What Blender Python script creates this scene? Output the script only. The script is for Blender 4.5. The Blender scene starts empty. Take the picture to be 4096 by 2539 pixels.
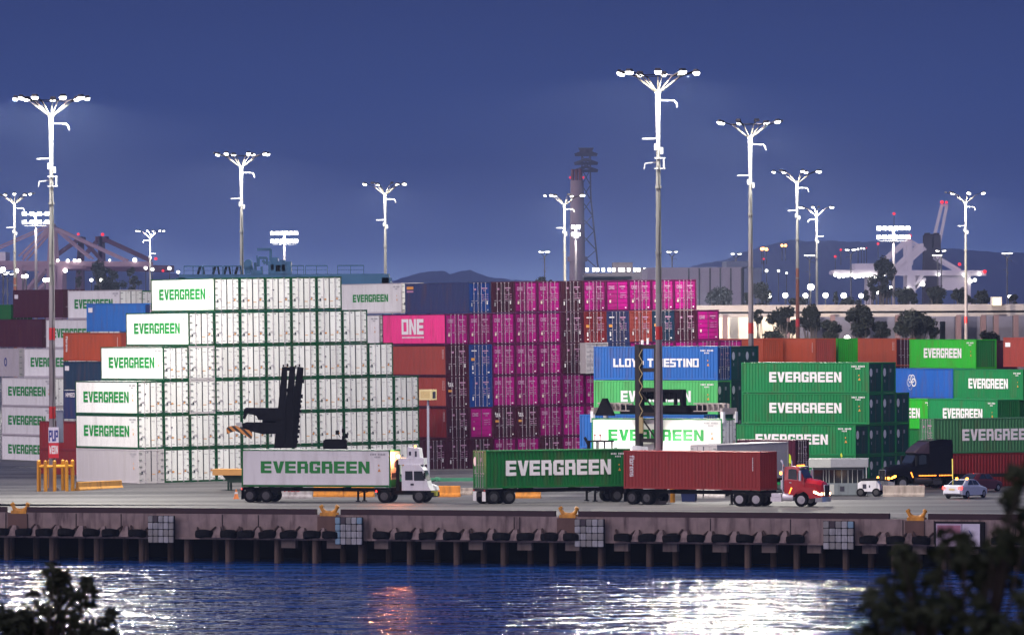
import bpy, bmesh, math, random
from mathutils import Vector, Matrix, Euler
random.seed(7)
R = math.radians
SC = bpy.context.scene
COL = SC.collection
# ------------------------------------------------------------------ camera
F = 26000.0      # focal length in pixels of a 4096 wide frame
H = 14.8         # camera height over the quay apron
PXC, PYC = 2048.0, 1240.0
ROLL = 0.0044
cam_d = bpy.data.cameras.new('camera')
cam = bpy.data.objects.new('camera', cam_d); COL.objects.link(cam)
cam_d.sensor_width = 36.0
cam_d.lens = 36.0 * F / 4096.0
cam_d.shift_y = -(1269.5 - PYC) / 4096.0
cam_d.clip_start = 1.0; cam_d.clip_end = 30000.0
cam.matrix_world = Matrix.Translation((0, 0, H)) @ Matrix.Rotation(R(90), 4, 'X') @ Matrix.Rotation(-ROLL, 4, 'Z')
cam_d.dof.use_dof = True
cam_d.dof.focus_distance = 520.0
cam_d.dof.aperture_fstop = 6.3
SC.camera = cam
# ------------------------------------------------------------------ view / world
SC.view_settings.view_transform = 'Standard'
SC.view_settings.look = 'None'
SC.view_settings.exposure = 0.0
SC.view_settings.gamma = 1.0
SC.cycles.use_denoising = True
SC.cycles.max_bounces = 5
SC.cycles.diffuse_bounces = 2
SC.cycles.glossy_bounces = 3
SC.cycles.volume_bounces = 0
SC.cycles.transparent_max_bounces = 6
SC.cycles.sample_clamp_indirect = 6.0
SC.cycles.sample_clamp_direct = 0.0
world = bpy.data.worlds.new('World'); SC.world = world
world.use_nodes = True
nt = world.node_tree; nt.nodes.clear()
N = nt.nodes.new; LK = nt.links.new
wo = N('ShaderNodeOutputWorld'); bg = N('ShaderNodeBackground')
sky = N('ShaderNodeTexSky'); sky.sky_type = 'NISHITA'; sky.sun_disc = False
sky.sun_elevation = R(1.0); sky.sun_rotation = R(200); sky.air_density = 1.6; sky.dust_density = 1.0; sky.ozone_density = 6.0
tc = N('ShaderNodeTexCoord'); sx = N('ShaderNodeSeparateXYZ')
mr = N('ShaderNodeMapRange'); mr.inputs['From Min'].default_value = 0.0; mr.inputs['From Max'].default_value = 1.0
rp = N('ShaderNodeValToRGB')
LK(tc.outputs['Generated'], sx.inputs[0])
sq = N('ShaderNodeMath'); sq.operation = 'POWER'; sq.inputs[1].default_value = 0.5; sq.use_clamp = True
LK(sx.outputs['Z'], sq.inputs[0]); LK(sq.outputs[0], rp.inputs[0])
SKY = [(0.0, (1.10, 1.50, 2.75)), (0.065, (.84, 1.20, 2.30)), (0.10, (.27, .45, 1.15)), (0.15, (.064, .134, .43)),
       (0.215, (.032, .064, .225)), (0.6, (.060, .09, .27)), (1.0, (.08, .12, .29))]
el = rp.color_ramp.elements
while len(el) < len(SKY): el.new(0.5)
for e, (p, c) in zip(el, SKY): e.position = p; e.color = (*c, 1)
mx = N('ShaderNodeMixRGB'); mx.inputs['Fac'].default_value = 0.93
sc_ = N('ShaderNodeMixRGB'); sc_.blend_type = 'MULTIPLY'; sc_.inputs['Fac'].default_value = 1.0
sc_.inputs['Color2'].default_value = (.03, .04, .08, 1)
LK(sky.outputs[0], sc_.inputs['Color1'])
LK(sc_.outputs[0], mx.inputs['Color1']); LK(rp.outputs[0], mx.inputs['Color2'])
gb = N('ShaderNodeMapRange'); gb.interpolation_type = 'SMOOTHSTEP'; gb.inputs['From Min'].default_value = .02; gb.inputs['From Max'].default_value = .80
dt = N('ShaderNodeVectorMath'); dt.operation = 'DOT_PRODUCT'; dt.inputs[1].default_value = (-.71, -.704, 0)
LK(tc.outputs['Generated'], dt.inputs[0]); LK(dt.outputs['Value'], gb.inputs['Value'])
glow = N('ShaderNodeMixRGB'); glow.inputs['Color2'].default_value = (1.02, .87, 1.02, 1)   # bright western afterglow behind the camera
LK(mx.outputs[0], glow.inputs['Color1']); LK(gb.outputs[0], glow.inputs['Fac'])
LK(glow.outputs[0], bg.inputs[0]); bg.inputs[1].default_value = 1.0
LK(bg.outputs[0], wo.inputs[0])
# after-sunset glow: one very soft, weak sun from behind the camera
sun_d = bpy.data.lights.new('sun', 'SUN'); sun = bpy.data.objects.new('sun', sun_d); COL.objects.link(sun)
sun_d.energy = 0.8; sun_d.angle = R(40); sun_d.color = (1.0, .80, .92)
sun.rotation_euler = (R(66), 0, R(-50))
MASTW = .50      # overall scale of the mast lights

# ------------------------------------------------------------------ pixel helpers (photo pixels -> metres)
def uv(px, py):
    u, v = px - PXC, py - PYC
    return u - ROLL * v, v + ROLL * u
def PX(px, py, Y):
    u, v = uv(px, py)
    return Vector((u * Y / F, Y, H - v * Y / F))
def GP(px, py, z=0.0):
    u, v = uv(px, py)
    Y = F * (H - z) / v
    return Vector((u * Y / F, Y, z))
def XZ(px, z, Y):
    "point over pixel column px at height z and depth Y"
    v = (H - z) * F / Y
    u = px - PXC - ROLL * v
    return Vector((u * Y / F, Y, z))

# ------------------------------------------------------------------ materials
MATS = {}
def mat(name, color, rough=.6, metal=0.0, var=.12, scale=2.0, stretch=1.0, dirt=None, dirt_amt=0.0, bump=0.0, spec=.4, objvar=0.0):
    if name in MATS: return MATS[name]
    m = bpy.data.materials.new(name); m.use_nodes = True
    n = m.node_tree; b = n.nodes['Principled BSDF']
    b.inputs['Roughness'].default_value = rough; b.inputs['Metallic'].default_value = metal
    b.inputs['Specular IOR Level'].default_value = spec
    t = n.nodes.new('ShaderNodeTexCoord'); mp = n.nodes.new('ShaderNodeMapping')
    mp.inputs['Scale'].default_value = (1, 1, 1.0 / stretch)
    no = n.nodes.new('ShaderNodeTexNoise'); no.inputs['Scale'].default_value = scale; no.inputs['Detail'].default_value = 5
    n.links.new(t.outputs['Object'], mp.inputs[0]); n.links.new(mp.outputs[0], no.inputs[0])
    if objvar > 0:
        oi = n.nodes.new('ShaderNodeObjectInfo')
        cv = n.nodes.new('ShaderNodeVectorMath'); cv.operation = 'SCALE'; cv.inputs[0].default_value = (13, 7, 17)
        n.links.new(oi.outputs['Random'], cv.inputs['Scale']); n.links.new(cv.outputs[0], mp.inputs['Location'])
    mixn = n.nodes.new('ShaderNodeMixRGB'); mixn.blend_type = 'MIX'
    c = color
    lo = tuple(max(0, x * (1 - var)) for x in c); hi = tuple(min(1, x * (1 + var)) for x in c)
    mixn.inputs['Color1'].default_value = (*lo, 1); mixn.inputs['Color2'].default_value = (*hi, 1)
    n.links.new(no.outputs['Fac'], mixn.inputs['Fac'])
    out = mixn.outputs[0]
    if dirt:
        d = n.nodes.new('ShaderNodeTexNoise'); d.inputs['Scale'].default_value = scale * .7; d.inputs['Detail'].default_value = 7
        mp2 = n.nodes.new('ShaderNodeMapping'); mp2.inputs['Scale'].default_value = (2.2, 2.2, .35); mp2.inputs['Location'].default_value = (3.1, 8.2, 1.7)
        n.links.new(t.outputs['Object'], mp2.inputs[0]); n.links.new(mp2.outputs[0], d.inputs[0])
        if objvar > 0: n.links.new(cv.outputs[0], mp2.inputs['Location'])
        r = n.nodes.new('ShaderNodeMapRange'); r.inputs['From Min'].default_value = .5; r.inputs['From Max'].default_value = .72
        r.inputs['To Max'].default_value = dirt_amt
        n.links.new(d.outputs['Fac'], r.inputs['Value'])
        m2 = n.nodes.new('ShaderNodeMixRGB'); m2.inputs['Color2'].default_value = (*dirt, 1)
        n.links.new(out, m2.inputs['Color1']); n.links.new(r.outputs[0], m2.inputs['Fac']); out = m2.outputs[0]
    if objvar > 0:
        hs = n.nodes.new('ShaderNodeHueSaturation')
        mrr = n.nodes.new('ShaderNodeMapRange'); mrr.inputs['To Min'].default_value = 1 - objvar; mrr.inputs['To Max'].default_value = 1 + objvar
        n.links.new(oi.outputs['Random'], mrr.inputs['Value']); n.links.new(mrr.outputs[0], hs.inputs['Value'])
        n.links.new(out, hs.inputs['Color']); out = hs.outputs[0]
    n.links.new(out, b.inputs['Base Color'])
    if bump > 0:
        bm_ = n.nodes.new('ShaderNodeBump'); bm_.inputs['Strength'].default_value = bump; bm_.inputs['Distance'].default_value = .03
        n.links.new(no.outputs['Fac'], bm_.inputs['Height']); n.links.new(bm_.outputs[0], b.inputs['Normal'])
    MATS[name] = m
    return m
def emit(name, color, strength, nee=False):
    if name in MATS: return MATS[name]
    m = bpy.data.materials.new(name); m.use_nodes = True
    n = m.node_tree; b = n.nodes['Principled BSDF']
    b.inputs['Base Color'].default_value = (*[min(1, c) * .5 for c in color], 1)
    b.inputs['Emission Color'].default_value = (*color, 1); b.inputs['Emission Strength'].default_value = strength
    try:
        if not nee: m.cycles.emission_sampling = 'NONE'
    except Exception: pass
    MATS[name] = m
    return m
def glass(name='dark_glass', color=(.012, .016, .022)):
    return mat(name, color, rough=.08, spec=.8, var=.1)

# ------------------------------------------------------------------ mesh builder
class MB:
    def ball(s, c, r, n=10, k=6):
        c = Vector(c); rings = []
        for j in range(1, k):
            t = math.pi * j / k; rings.append([(c.x + r * math.sin(t) * math.cos(2 * math.pi * i / n), c.y + r * math.sin(t) * math.sin(2 * math.pi * i / n), c.z - r * math.cos(t)) for i in range(n)])
        s.loft(rings); return s
    def __init__(s): s.v = []; s.f = []; s.mi = []; s.m = 0
    def face(s, pts):
        i = len(s.v); s.v += [tuple(p) for p in pts]; s.f.append(tuple(range(i, i + len(pts)))); s.mi.append(s.m)
    def box(s, x0, x1, y0, y1, z0, z1):
        if x0 > x1: x0, x1 = x1, x0
        if y0 > y1: y0, y1 = y1, y0
        if z0 > z1: z0, z1 = z1, z0
        i = len(s.v)
        s.v += [(x0, y0, z0), (x1, y0, z0), (x1, y1, z0), (x0, y1, z0), (x0, y0, z1), (x1, y0, z1), (x1, y1, z1), (x0, y1, z1)]
        for q in ((0, 3, 2, 1), (4, 5, 6, 7), (0, 1, 5, 4), (1, 2, 6, 5), (2, 3, 7, 6), (3, 0, 4, 7)):
            s.f.append(tuple(i + k for k in q)); s.mi.append(s.m)
        return s
    def bar(s, p, q, w, h=None):
        h = h or w; p = Vector(p); q = Vector(q); d = q - p
        if d.length < 1e-6: return s
        d.normalize(); up = Vector((0, 0, 1)) if abs(d.z) < .95 else Vector((0, 1, 0))
        a = d.cross(up).normalized() * w / 2; b = a.cross(d).normalized() * h / 2
        i = len(s.v)
        for c in (p, q):
            for e in (-a - b, a - b, a + b, -a + b): s.v.append(tuple(c + e))
        for k in range(4):
            s.f.append((i + k, i + (k + 1) % 4, i + 4 + (k + 1) % 4, i + 4 + k)); s.mi.append(s.m)
        s.f.append((i + 3, i + 2, i + 1, i)); s.f.append((i + 4, i + 5, i + 6, i + 7)); s.mi += [s.m, s.m]
        return s
    def cyl(s, p, q, r, r2=None, n=12, caps=True):
        r2 = r if r2 is None else r2; p = Vector(p); q = Vector(q); d = (q - p)
        if d.length < 1e-6: return s
        d.normalize(); up = Vector((0, 0, 1)) if abs(d.z) < .95 else Vector((0, 1, 0))
        a = d.cross(up).normalized(); b = d.cross(a)
        i = len(s.v)
        for c, rr in ((p, r), (q, r2)):
            for k in range(n):
                t = 2 * math.pi * k / n; s.v.append(tuple(c + (a * math.cos(t) + b * math.sin(t)) * rr))
        for k in range(n):
            s.f.append((i + k, i + (k + 1) % n, i + n + (k + 1) % n, i + n + k)); s.mi.append(s.m)
        if caps:
            s.f.append(tuple(i + k for k in reversed(range(n)))); s.f.append(tuple(i + n + k for k in range(n))); s.mi += [s.m, s.m]
        return s
    def prism(s, pts, y0, y1):
        "polygon in the xz plane extruded along y"
        i = len(s.v); n = len(pts)
        s.v += [(x, y0, z) for x, z in pts] + [(x, y1, z) for x, z in pts]
        s.f.append(tuple(range(i, i + n))); s.f.append(tuple(reversed(range(i + n, i + 2 * n)))); s.mi += [s.m, s.m]
        for k in range(n):
            s.f.append((i + k, i + n + k, i + n + (k + 1) % n, i + (k + 1) % n)); s.mi.append(s.m)
        return s
    def loft(s, secs):
        "list of rings with equal vertex count"
        i = len(s.v); n = len(secs[0])
        for r in secs: s.v += [tuple(p) for p in r]
        for j in range(len(secs) - 1):
            for k in range(n):
                a = i + j * n + k; b = i + j * n + (k + 1) % n
                s.f.append((a, b, b + n, a + n)); s.mi.append(s.m)
        s.f.append(tuple(i + k for k in reversed(range(n)))); s.f.append(tuple(i + (len(secs) - 1) * n + k for k in range(n))); s.mi += [s.m, s.m]
        return s
    def mesh(s, name, mats):
        me = bpy.data.meshes.new(name); me.from_pydata(s.v, [], s.f)
        if not isinstance(mats, (list, tuple)): mats = [mats]
        for m in mats: me.materials.append(m)
        me.polygons.foreach_set('material_index', s.mi)
        me.update(); return me
    def build(s, name, mats, parent=None, smooth=False):
        me = s.mesh(name, mats)
        bm = bmesh.new(); bm.from_mesh(me); bmesh.ops.recalc_face_normals(bm, faces=bm.faces); bm.to_mesh(me); bm.free()
        if smooth: me.polygons.foreach_set('use_smooth', [True] * len(me.polygons))
        return link(name, me, parent)
def link(name, me, parent=None):
    o = bpy.data.objects.new(name, me); COL.objects.link(o)
    if parent: o.parent = parent
    return o
def tag(o, label=None, cat=None, group=None, kind=None):
    if label: o['label'] = label
    if cat: o['category'] = cat
    if group: o['group'] = group
    if kind: o['kind'] = kind
    return o
def thing(name, label, cat, loc=(0, 0, 0), rz=0.0, group=None):
    o = bpy.data.objects.new(name, None); COL.objects.link(o); o.location = loc; o.rotation_euler = (0, 0, rz)
    o.empty_display_size = .5
    return tag(o, label, cat, group)
def fixnormals(me):
    bm = bmesh.new(); bm.from_mesh(me); bmesh.ops.recalc_face_normals(bm, faces=bm.faces); bm.to_mesh(me); bm.free(); return me

# ------------------------------------------------------------------ block letters
def B(*r): return [[(x0, y0), (x1, y0), (x1, y1), (x0, y1)] for x0, x1, y0, y1 in r]
LET = {
 'E': B((0, 1.4, 0, 5), (1.4, 4, 3.85, 5), (1.4, 3.85, 2.0, 3.0), (1.4, 4, 0, 1.15)),
 'V': [[(0, 5), (1.45, 5), (2.1, 1.9), (2.75, 5), (4.2, 5), (2.85, 0), (1.35, 0)]],
 'R': B((0, 1.4, 0, 5), (1.4, 3.7, 3.95, 5), (2.75, 4, 2.75, 3.95), (1.4, 4, 1.85, 2.75), (2.75, 4, 0, 1.85)),
 'G': B((0, 1.4, .4, 4.6), (.4, 4, 4.6, 5), (1.4, 4, 3.9, 4.6), (2.8, 4, 3.3, 3.9), (.4, 4, 0, .4), (1.4, 4, .4, 1.1), (2.8, 4, 1.1, 2.6), (2.1, 2.8, 1.9, 2.6)),
 'N': B((0, 1.3, 0, 5), (2.8, 4.1, 0, 5)) + [[(1.3, 5), (1.3, 3.0), (2.8, 0), (2.8, 2.0)]],
 'O': B((0, 1.15, 0, 5), (2.95, 4.1, 0, 5), (1.15, 2.95, 4, 5), (1.15, 2.95, 0, 1)),
 'L': B((0, 1.35, 0, 5), (1.35, 3.6, 0, 1.15)),
 'Y': [[(0, 5), (1.45, 5), (2.05, 3.4), (2.65, 5), (4.1, 5), (2.75, 2.3), (2.75, 0), (1.35, 0), (1.35, 2.3)]],
 'D': B((0, 1.35, 0, 5), (1.35, 3.5, 3.95, 5), (1.35, 3.5, 0, 1.05)) + [[(2.75, 1.05), (3.5, 1.05), (4.1, 1.5), (4.1, 3.5), (3.5, 3.95), (2.75, 3.95)]],
 'T': B((0, 4, 3.9, 5), (1.3, 2.7, 0, 3.9)),
 'I': B((.3, 1.7, 0, 5)),
 'S': B((0, 4, 0, 1.05), (2.7, 4, 1.05, 2.9), (0, 2.7, 2.0, 2.9), (0, 1.3, 2.9, 5), (1.3, 4, 3.95, 5)),
 'P': B((0, 1.3, 0, 5), (1.3, 4, 4, 5), (2.8, 4, 2.7, 4), (1.3, 4, 1.8, 2.7)),
 'U': B((0, 1.2, 0, 5), (2.8, 4, 0, 5), (1.2, 2.8, 0, 1)),
 'M': B((0, 1.1, 0, 5), (3.5, 4.6, 0, 5)) + [[(1.1, 5), (2.3, 3.3), (3.5, 5), (3.5, 3.2), (2.3, 1.5), (1.1, 3.2)]],
 'H': B((0, 1.2, 0, 5), (2.8, 4, 0, 5), (1.2, 2.8, 2, 3)),
 'X': [[(0, 5), (1.4, 5), (2, 3.4), (2.6, 5), (4, 5), (2.8, 2.5), (4, 0), (2.6, 0), (2, 1.6), (1.4, 0), (0, 0), (1.2, 2.5)]],
 'W': [[(0, 5), (1.2, 5), (1.7, 1.9), (2.4, 4.2), (3.0, 4.2), (3.7, 1.9), (4.2, 5), (5.4, 5), (4.3, 0), (3.1, 0), (2.7, 1.8), (2.3, 0), (1.1, 0)]],
 'A': B((0, 1.3, 0, 3.9), (0, 4, 3.9, 5), (2.7, 4, 0, 3.9), (1.3, 2.7, 1.6, 2.5)),
 'K': B((0, 1.3, 0, 5)) + [[(1.3, 3.2), (2.6, 5), (4.1, 5), (2.5, 2.6), (4.2, 0), (2.7, 0), (1.3, 2.0)]],
 # light lower-case script used by lessors
 't': B((.8, 1.8, 0, 5), (0, .8, 3, 3.8), (1.8, 2.8, 3, 3.8), (1.8, 2.8, 0, .8)),
 'e': B((0, .9, 0, 3.8), (.9, 3, 3, 3.8), (2.2, 3, 1.9, 3), (.9, 3, 1.3, 1.9), (.9, 3, 0, .7)),
 'x': [[(0, 3.8), (1, 3.8), (1.6, 2.7), (2.2, 3.8), (3.2, 3.8), (2.1, 1.9), (3.2, 0), (2.2, 0), (1.6, 1.1), (1, 0), (0, 0), (1.1, 1.9)]],
 'f': B((.7, 1.6, 0, 5), (1.6, 2.7, 4.3, 5), (0, .7, 3, 3.7), (1.6, 2.5, 3, 3.7)),
 'l': B((0, .9, 0, 5)),
 'o': B((0, .9, 0, 3.8), (2.1, 3, 0, 3.8), (.9, 2.1, 3, 3.8), (.9, 2.1, 0, .8)),
 'r': B((0, .9, 0, 3.8), (.9, 2.4, 2.9, 3.8)),
 'n': B((0, .9, 0, 3.8), (.9, 3, 3, 3.8), (2.1, 3, 0, 3)),
 's': B((0, 2.8, 0, .8), (1.9, 2.8, .8, 2.2), (0, 1.9, 1.6, 2.2), (0, .9, 2.2, 3.8), (.9, 2.8, 3, 3.8)),
 ' ': [],
}
ADV = {'I': 2.0, 'L': 3.75, 'M': 4.9, 'W': 5.6, 'l': 1.0, 't': 2.9, 'f': 2.6, 'r': 2.5, 'e': 3.1, 'x': 3.3, 'o': 3.1, 'n': 3.1, 's': 2.9, ' ': 2.0}
def text_polys(txt, gap=.45):
    out = []; x = 0
    for ch in txt:
        for p in LET[ch]: out.append([(x + a, b) for a, b in p])
        x += ADV.get(ch, 4.1) + gap
    w = x - gap
    return [[(a / w, b / 5.0) for a, b in p] for p in out]      # unit box
def put_text(mb, txt, origin, right, up, width, height, gap=.45, slant=0.0):
    o = Vector(origin); r = Vector(right); u = Vector(up)
    for p in text_polys(txt, gap):
        mb.face([o + r * (a * width + slant * b * height) + u * (b * height) for a, b in p])

# ------------------------------------------------------------------ paints
GALV = mat('galvanised_steel', (.42, .43, .44), rough=.45, metal=.4, var=.15, scale=3)
RUBBER = mat('tyre_rubber', (.008, .008, .009), rough=.9, var=.3, scale=6, spec=.08)
STEELD = mat('dark_chassis_steel', (.010, .0105, .013), rough=.7, var=.3, scale=3, spec=.12)
CHROME = mat('chrome', (.62, .63, .66), rough=.18, metal=1.0, var=.05)
RUST = (.10, .045, .03)
def paint(key, col, rough=.5, dirt_amt=.35, dirt=RUST, objvar=.09):
    return mat('paint_' + key, col, rough=rough, spec=.18, var=.10, scale=1.1, stretch=5.0, dirt=dirt, dirt_amt=dirt_amt, objvar=objvar)
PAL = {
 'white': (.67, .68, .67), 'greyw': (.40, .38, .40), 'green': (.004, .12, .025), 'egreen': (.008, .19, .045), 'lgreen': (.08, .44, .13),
 'bgreen': (.018, .33, .02), 'dgreen': (.006, .07, .055), 'sgreen': (.045, .17, .075), 'mag': (.30, .001, .15), 'pink': (.66, .035, .21), 'maroon': (.050, .007, .022), 'magframe': (.085, .001, .05), 'seamgreen': (.002, .055, .020),  # pink is the magenta paint as a brightly lit side shows it
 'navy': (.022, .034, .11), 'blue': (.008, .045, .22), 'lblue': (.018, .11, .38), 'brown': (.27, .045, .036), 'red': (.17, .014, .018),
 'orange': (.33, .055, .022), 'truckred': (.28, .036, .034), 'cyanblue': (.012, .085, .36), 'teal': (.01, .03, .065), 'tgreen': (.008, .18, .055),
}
def P_(c):
    if c in ('white', 'greyw'): return paint(c, PAL[c], rough=.45, dirt=(.33, .31, .29), dirt_amt=.30, objvar=.08)
    if c == 'mag': return paint(c, PAL[c], objvar=.28)
    return paint(c, PAL[c])
TXG = mat('lettering_green', (.004, .21, .03), rough=.5, var=.05)
TXW = mat('lettering_white', (.72, .70, .72), rough=.5, var=.08)
TXP = mat('lettering_pale', (.40, .20, .34), rough=.5, var=.08)
TXR = mat('lettering_red', (.55, .02, .02), rough=.5, var=.08)
TXB = mat('lettering_blue', (.02, .03, .22), rough=.5, var=.08)
MKD = mat('marking_dark', (.03, .03, .05), rough=.6); MKO = mat('marking_orange', (.62, .27, .05), rough=.6)
MKG = mat('marking_grey', (.30, .30, .33), rough=.6)
GASK = mat('rubber_gasket', (.05, .05, .06), rough=.8)

# ------------------------------------------------------------------ containers
CL, CW = 12.19, 2.44
CACHE = {}
def cached(key, fn):
    if key not in CACHE: CACHE[key] = fixnormals(fn())
    return CACHE[key]
def frame_mesh(hh, c, L=CL):
    def f():
        m = MB(); p = .11; l = L / 2; w = CW / 2
        for sx_ in (-1, 1):
            for sy in (-1, 1):
                m.box(sx_ * l, sx_ * (l - p), sy * w, sy * (w - p), .12, hh - .12)
                m.box(sx_ * (l + .004), sx_ * (l - .18), sy * (w + .004), sy * (w - .17), 0, .12)
                m.box(sx_ * (l + .004), sx_ * (l - .18), sy * (w + .004), sy * (w - .17), hh - .12, hh)
            m.box(sx_ * l, sx_ * (l - .1), -w + .17, w - .17, .01, .15); m.box(sx_ * l, sx_ * (l - .1), -w + .17, w - .17, hh - .13, hh - .01)
        for sy in (-1, 1):
            m.box(-l + .18, l - .18, sy * w, sy * (w - .07), .02, .17); m.box(-l + .18, l - .18, sy * w, sy * (w - .07), hh - .10, hh - .015)
        return m.mesh('frame', P_(c))
    return cached(('frame', hh, c, L), f)
def corr_profile(L, n, depth):
    "points along x with alternating inset"
    pts = []; st = L / n
    for i in range(n):
        x = i * st
        pts += [(x, 0), (x + st * .36, 0), (x + st * .5, depth), (x + st * .86, depth)]
    pts.append((L, 0)); return pts
def walls_mesh(hh, c, flat, front='corr', L=CL, ec=None):
    ec = ec or c
    def f():
        m = MB(); l = L / 2; w = CW / 2; z0, z1 = .16, hh - .09
        for sy in (-1, 1):
            yo = sy * (w - .022)
            if flat:
                m.box(-l + .12, l - .12, yo, yo - sy * .05, z0, z1)
                for k in range(1, 16):
                    x = -l + .12 + k * (L - .24) / 16
                    m.box(x - .012, x + .012, yo, yo + sy * .006, z0, z1)
                m.box(-l + .14, l - .14, yo, yo + sy * .014, z0, z0 + .16)
            else:
                pr = corr_profile(L - .26, 40, .042)
                for (a, d0), (b, d1) in zip(pr, pr[1:]):
                    xa, xb = -l + .13 + a, -l + .13 + b
                    m.face([(xa, yo - sy * d0, z0), (xb, yo - sy * d1, z0), (xb, yo - sy * d1, z1), (xa, yo - sy * d0, z1)])
        # roof
        m.box(-l + .1, l - .1, -w + .07, w - .07, hh - .05, hh - .022)
        # blind end (x=+l)
        pr = corr_profile(CW - .26, 9, .042)
        for (a, d0), (b, d1) in zip(pr, pr[1:]):
            m.face([(l - .05 - d0, -w + .13 + a, .15), (l - .05 - d1, -w + .13 + b, .15), (l - .05 - d1, -w + .13 + b, hh - .13), (l - .05 - d0, -w + .13 + a, hh - .13)])
        m.box(-l + .1, l - .1, -w + .07, w - .07, .08, .12)
        if front == 'blind':
            m.m = 1
            for (a, d0), (b, d1) in zip(pr, pr[1:]):
                m.face([(-l + .04 + d0, -w + .13 + a, .15), (-l + .04 + d1, -w + .13 + b, .15), (-l + .04 + d1, -w + .13 + b, hh - .13), (-l + .04 + d0, -w + .13 + a, hh - .13)])
        return m.mesh('wall', [P_(c), P_(ec)])
    return cached(('wall', hh, c, flat, front, L, ec), f)
def door_mesh(hh, c, side, reefer, L=CL):
    "side=+1: leaf on the viewer's left (y>0)"
    def f():
        m = MB(); l = L / 2; w = CW / 2
        y0, y1 = sorted((side * .012, side * (w - .125)))
        if reefer:
            m.m = 0
            mid = (y0 + y1) / 2
            m.box(-l + .015, -l + .09, y0, mid - .012, .17, hh - .15); m.box(-l + .015, -l + .09, mid + .012, y1, .17, hh - .15)
            m.m = 1
            m.box(-l + .012, -l + .08, mid - .02, mid + .02, .17, hh - .15)
            m.box(-l + .004, -l + .012, side * .002, side * .05, .17, hh - .15)
            m.m = 2
            for k in range(5):
                z = .30 + k * (hh - .62) / 4
                yo = side * (w - .06); m.box(-l - .03, -l + .012, yo, yo - side * .26, z - .035, z + .035)
            return m.mesh('door', [P_(c), GASK, mat('hinge_steel', (.16, .18, .17), rough=.6)])
        nb = 6 if hh > 2.7 else 5
        bh = (hh - .32) / nb
        for k in range(nb):
            z = .16 + k * bh
            m.box(-l + .05, -l + .09, y0, y1, z + .0, z + bh * .45)
            m.box(-l + .028, -l + .08, y0 + .01, y1 - .01, z + bh * .45, z + bh)
        m.m = 1
        m.box(-l + .02, -l + .035, y0 - .006 if side > 0 else y1 - .02, y0 + .02 if side > 0 else y1 + .006, .16, hh - .16)
        return m.mesh('door', [P_(c), GASK])
    return cached(('door', hh, c, side, reefer, L), f)
ROD = mat('lock_rod_steel', (.40, .36, .41), rough=.45, metal=.1)
def rods_mesh(hh, side, reefer=False, L=CL):
    def f():
        m = MB(); l = L / 2; r = .019 if not reefer else .012
        ys = (.17, .60) if not reefer else (.57,)
        if not reefer: ys = (.19, .62)
        for y in ys:
            m.cyl((-l - .012, side * y, .08), (-l - .012, side * y, hh - .07), r, n=6)
            for z in (.1, hh * .33, hh * .62, hh - .12): m.box(-l - .045, -l + .02, side * y - .05, side * y + .05, z - .03, z + .03)
            m.bar((-l - .03, side * y, 1.15), (-l - .03, side * (y + .3), 1.12), .04)
        return m.mesh('lock_rod', ROD)
    return cached(('rods', hh, side, reefer, L), f)
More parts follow.
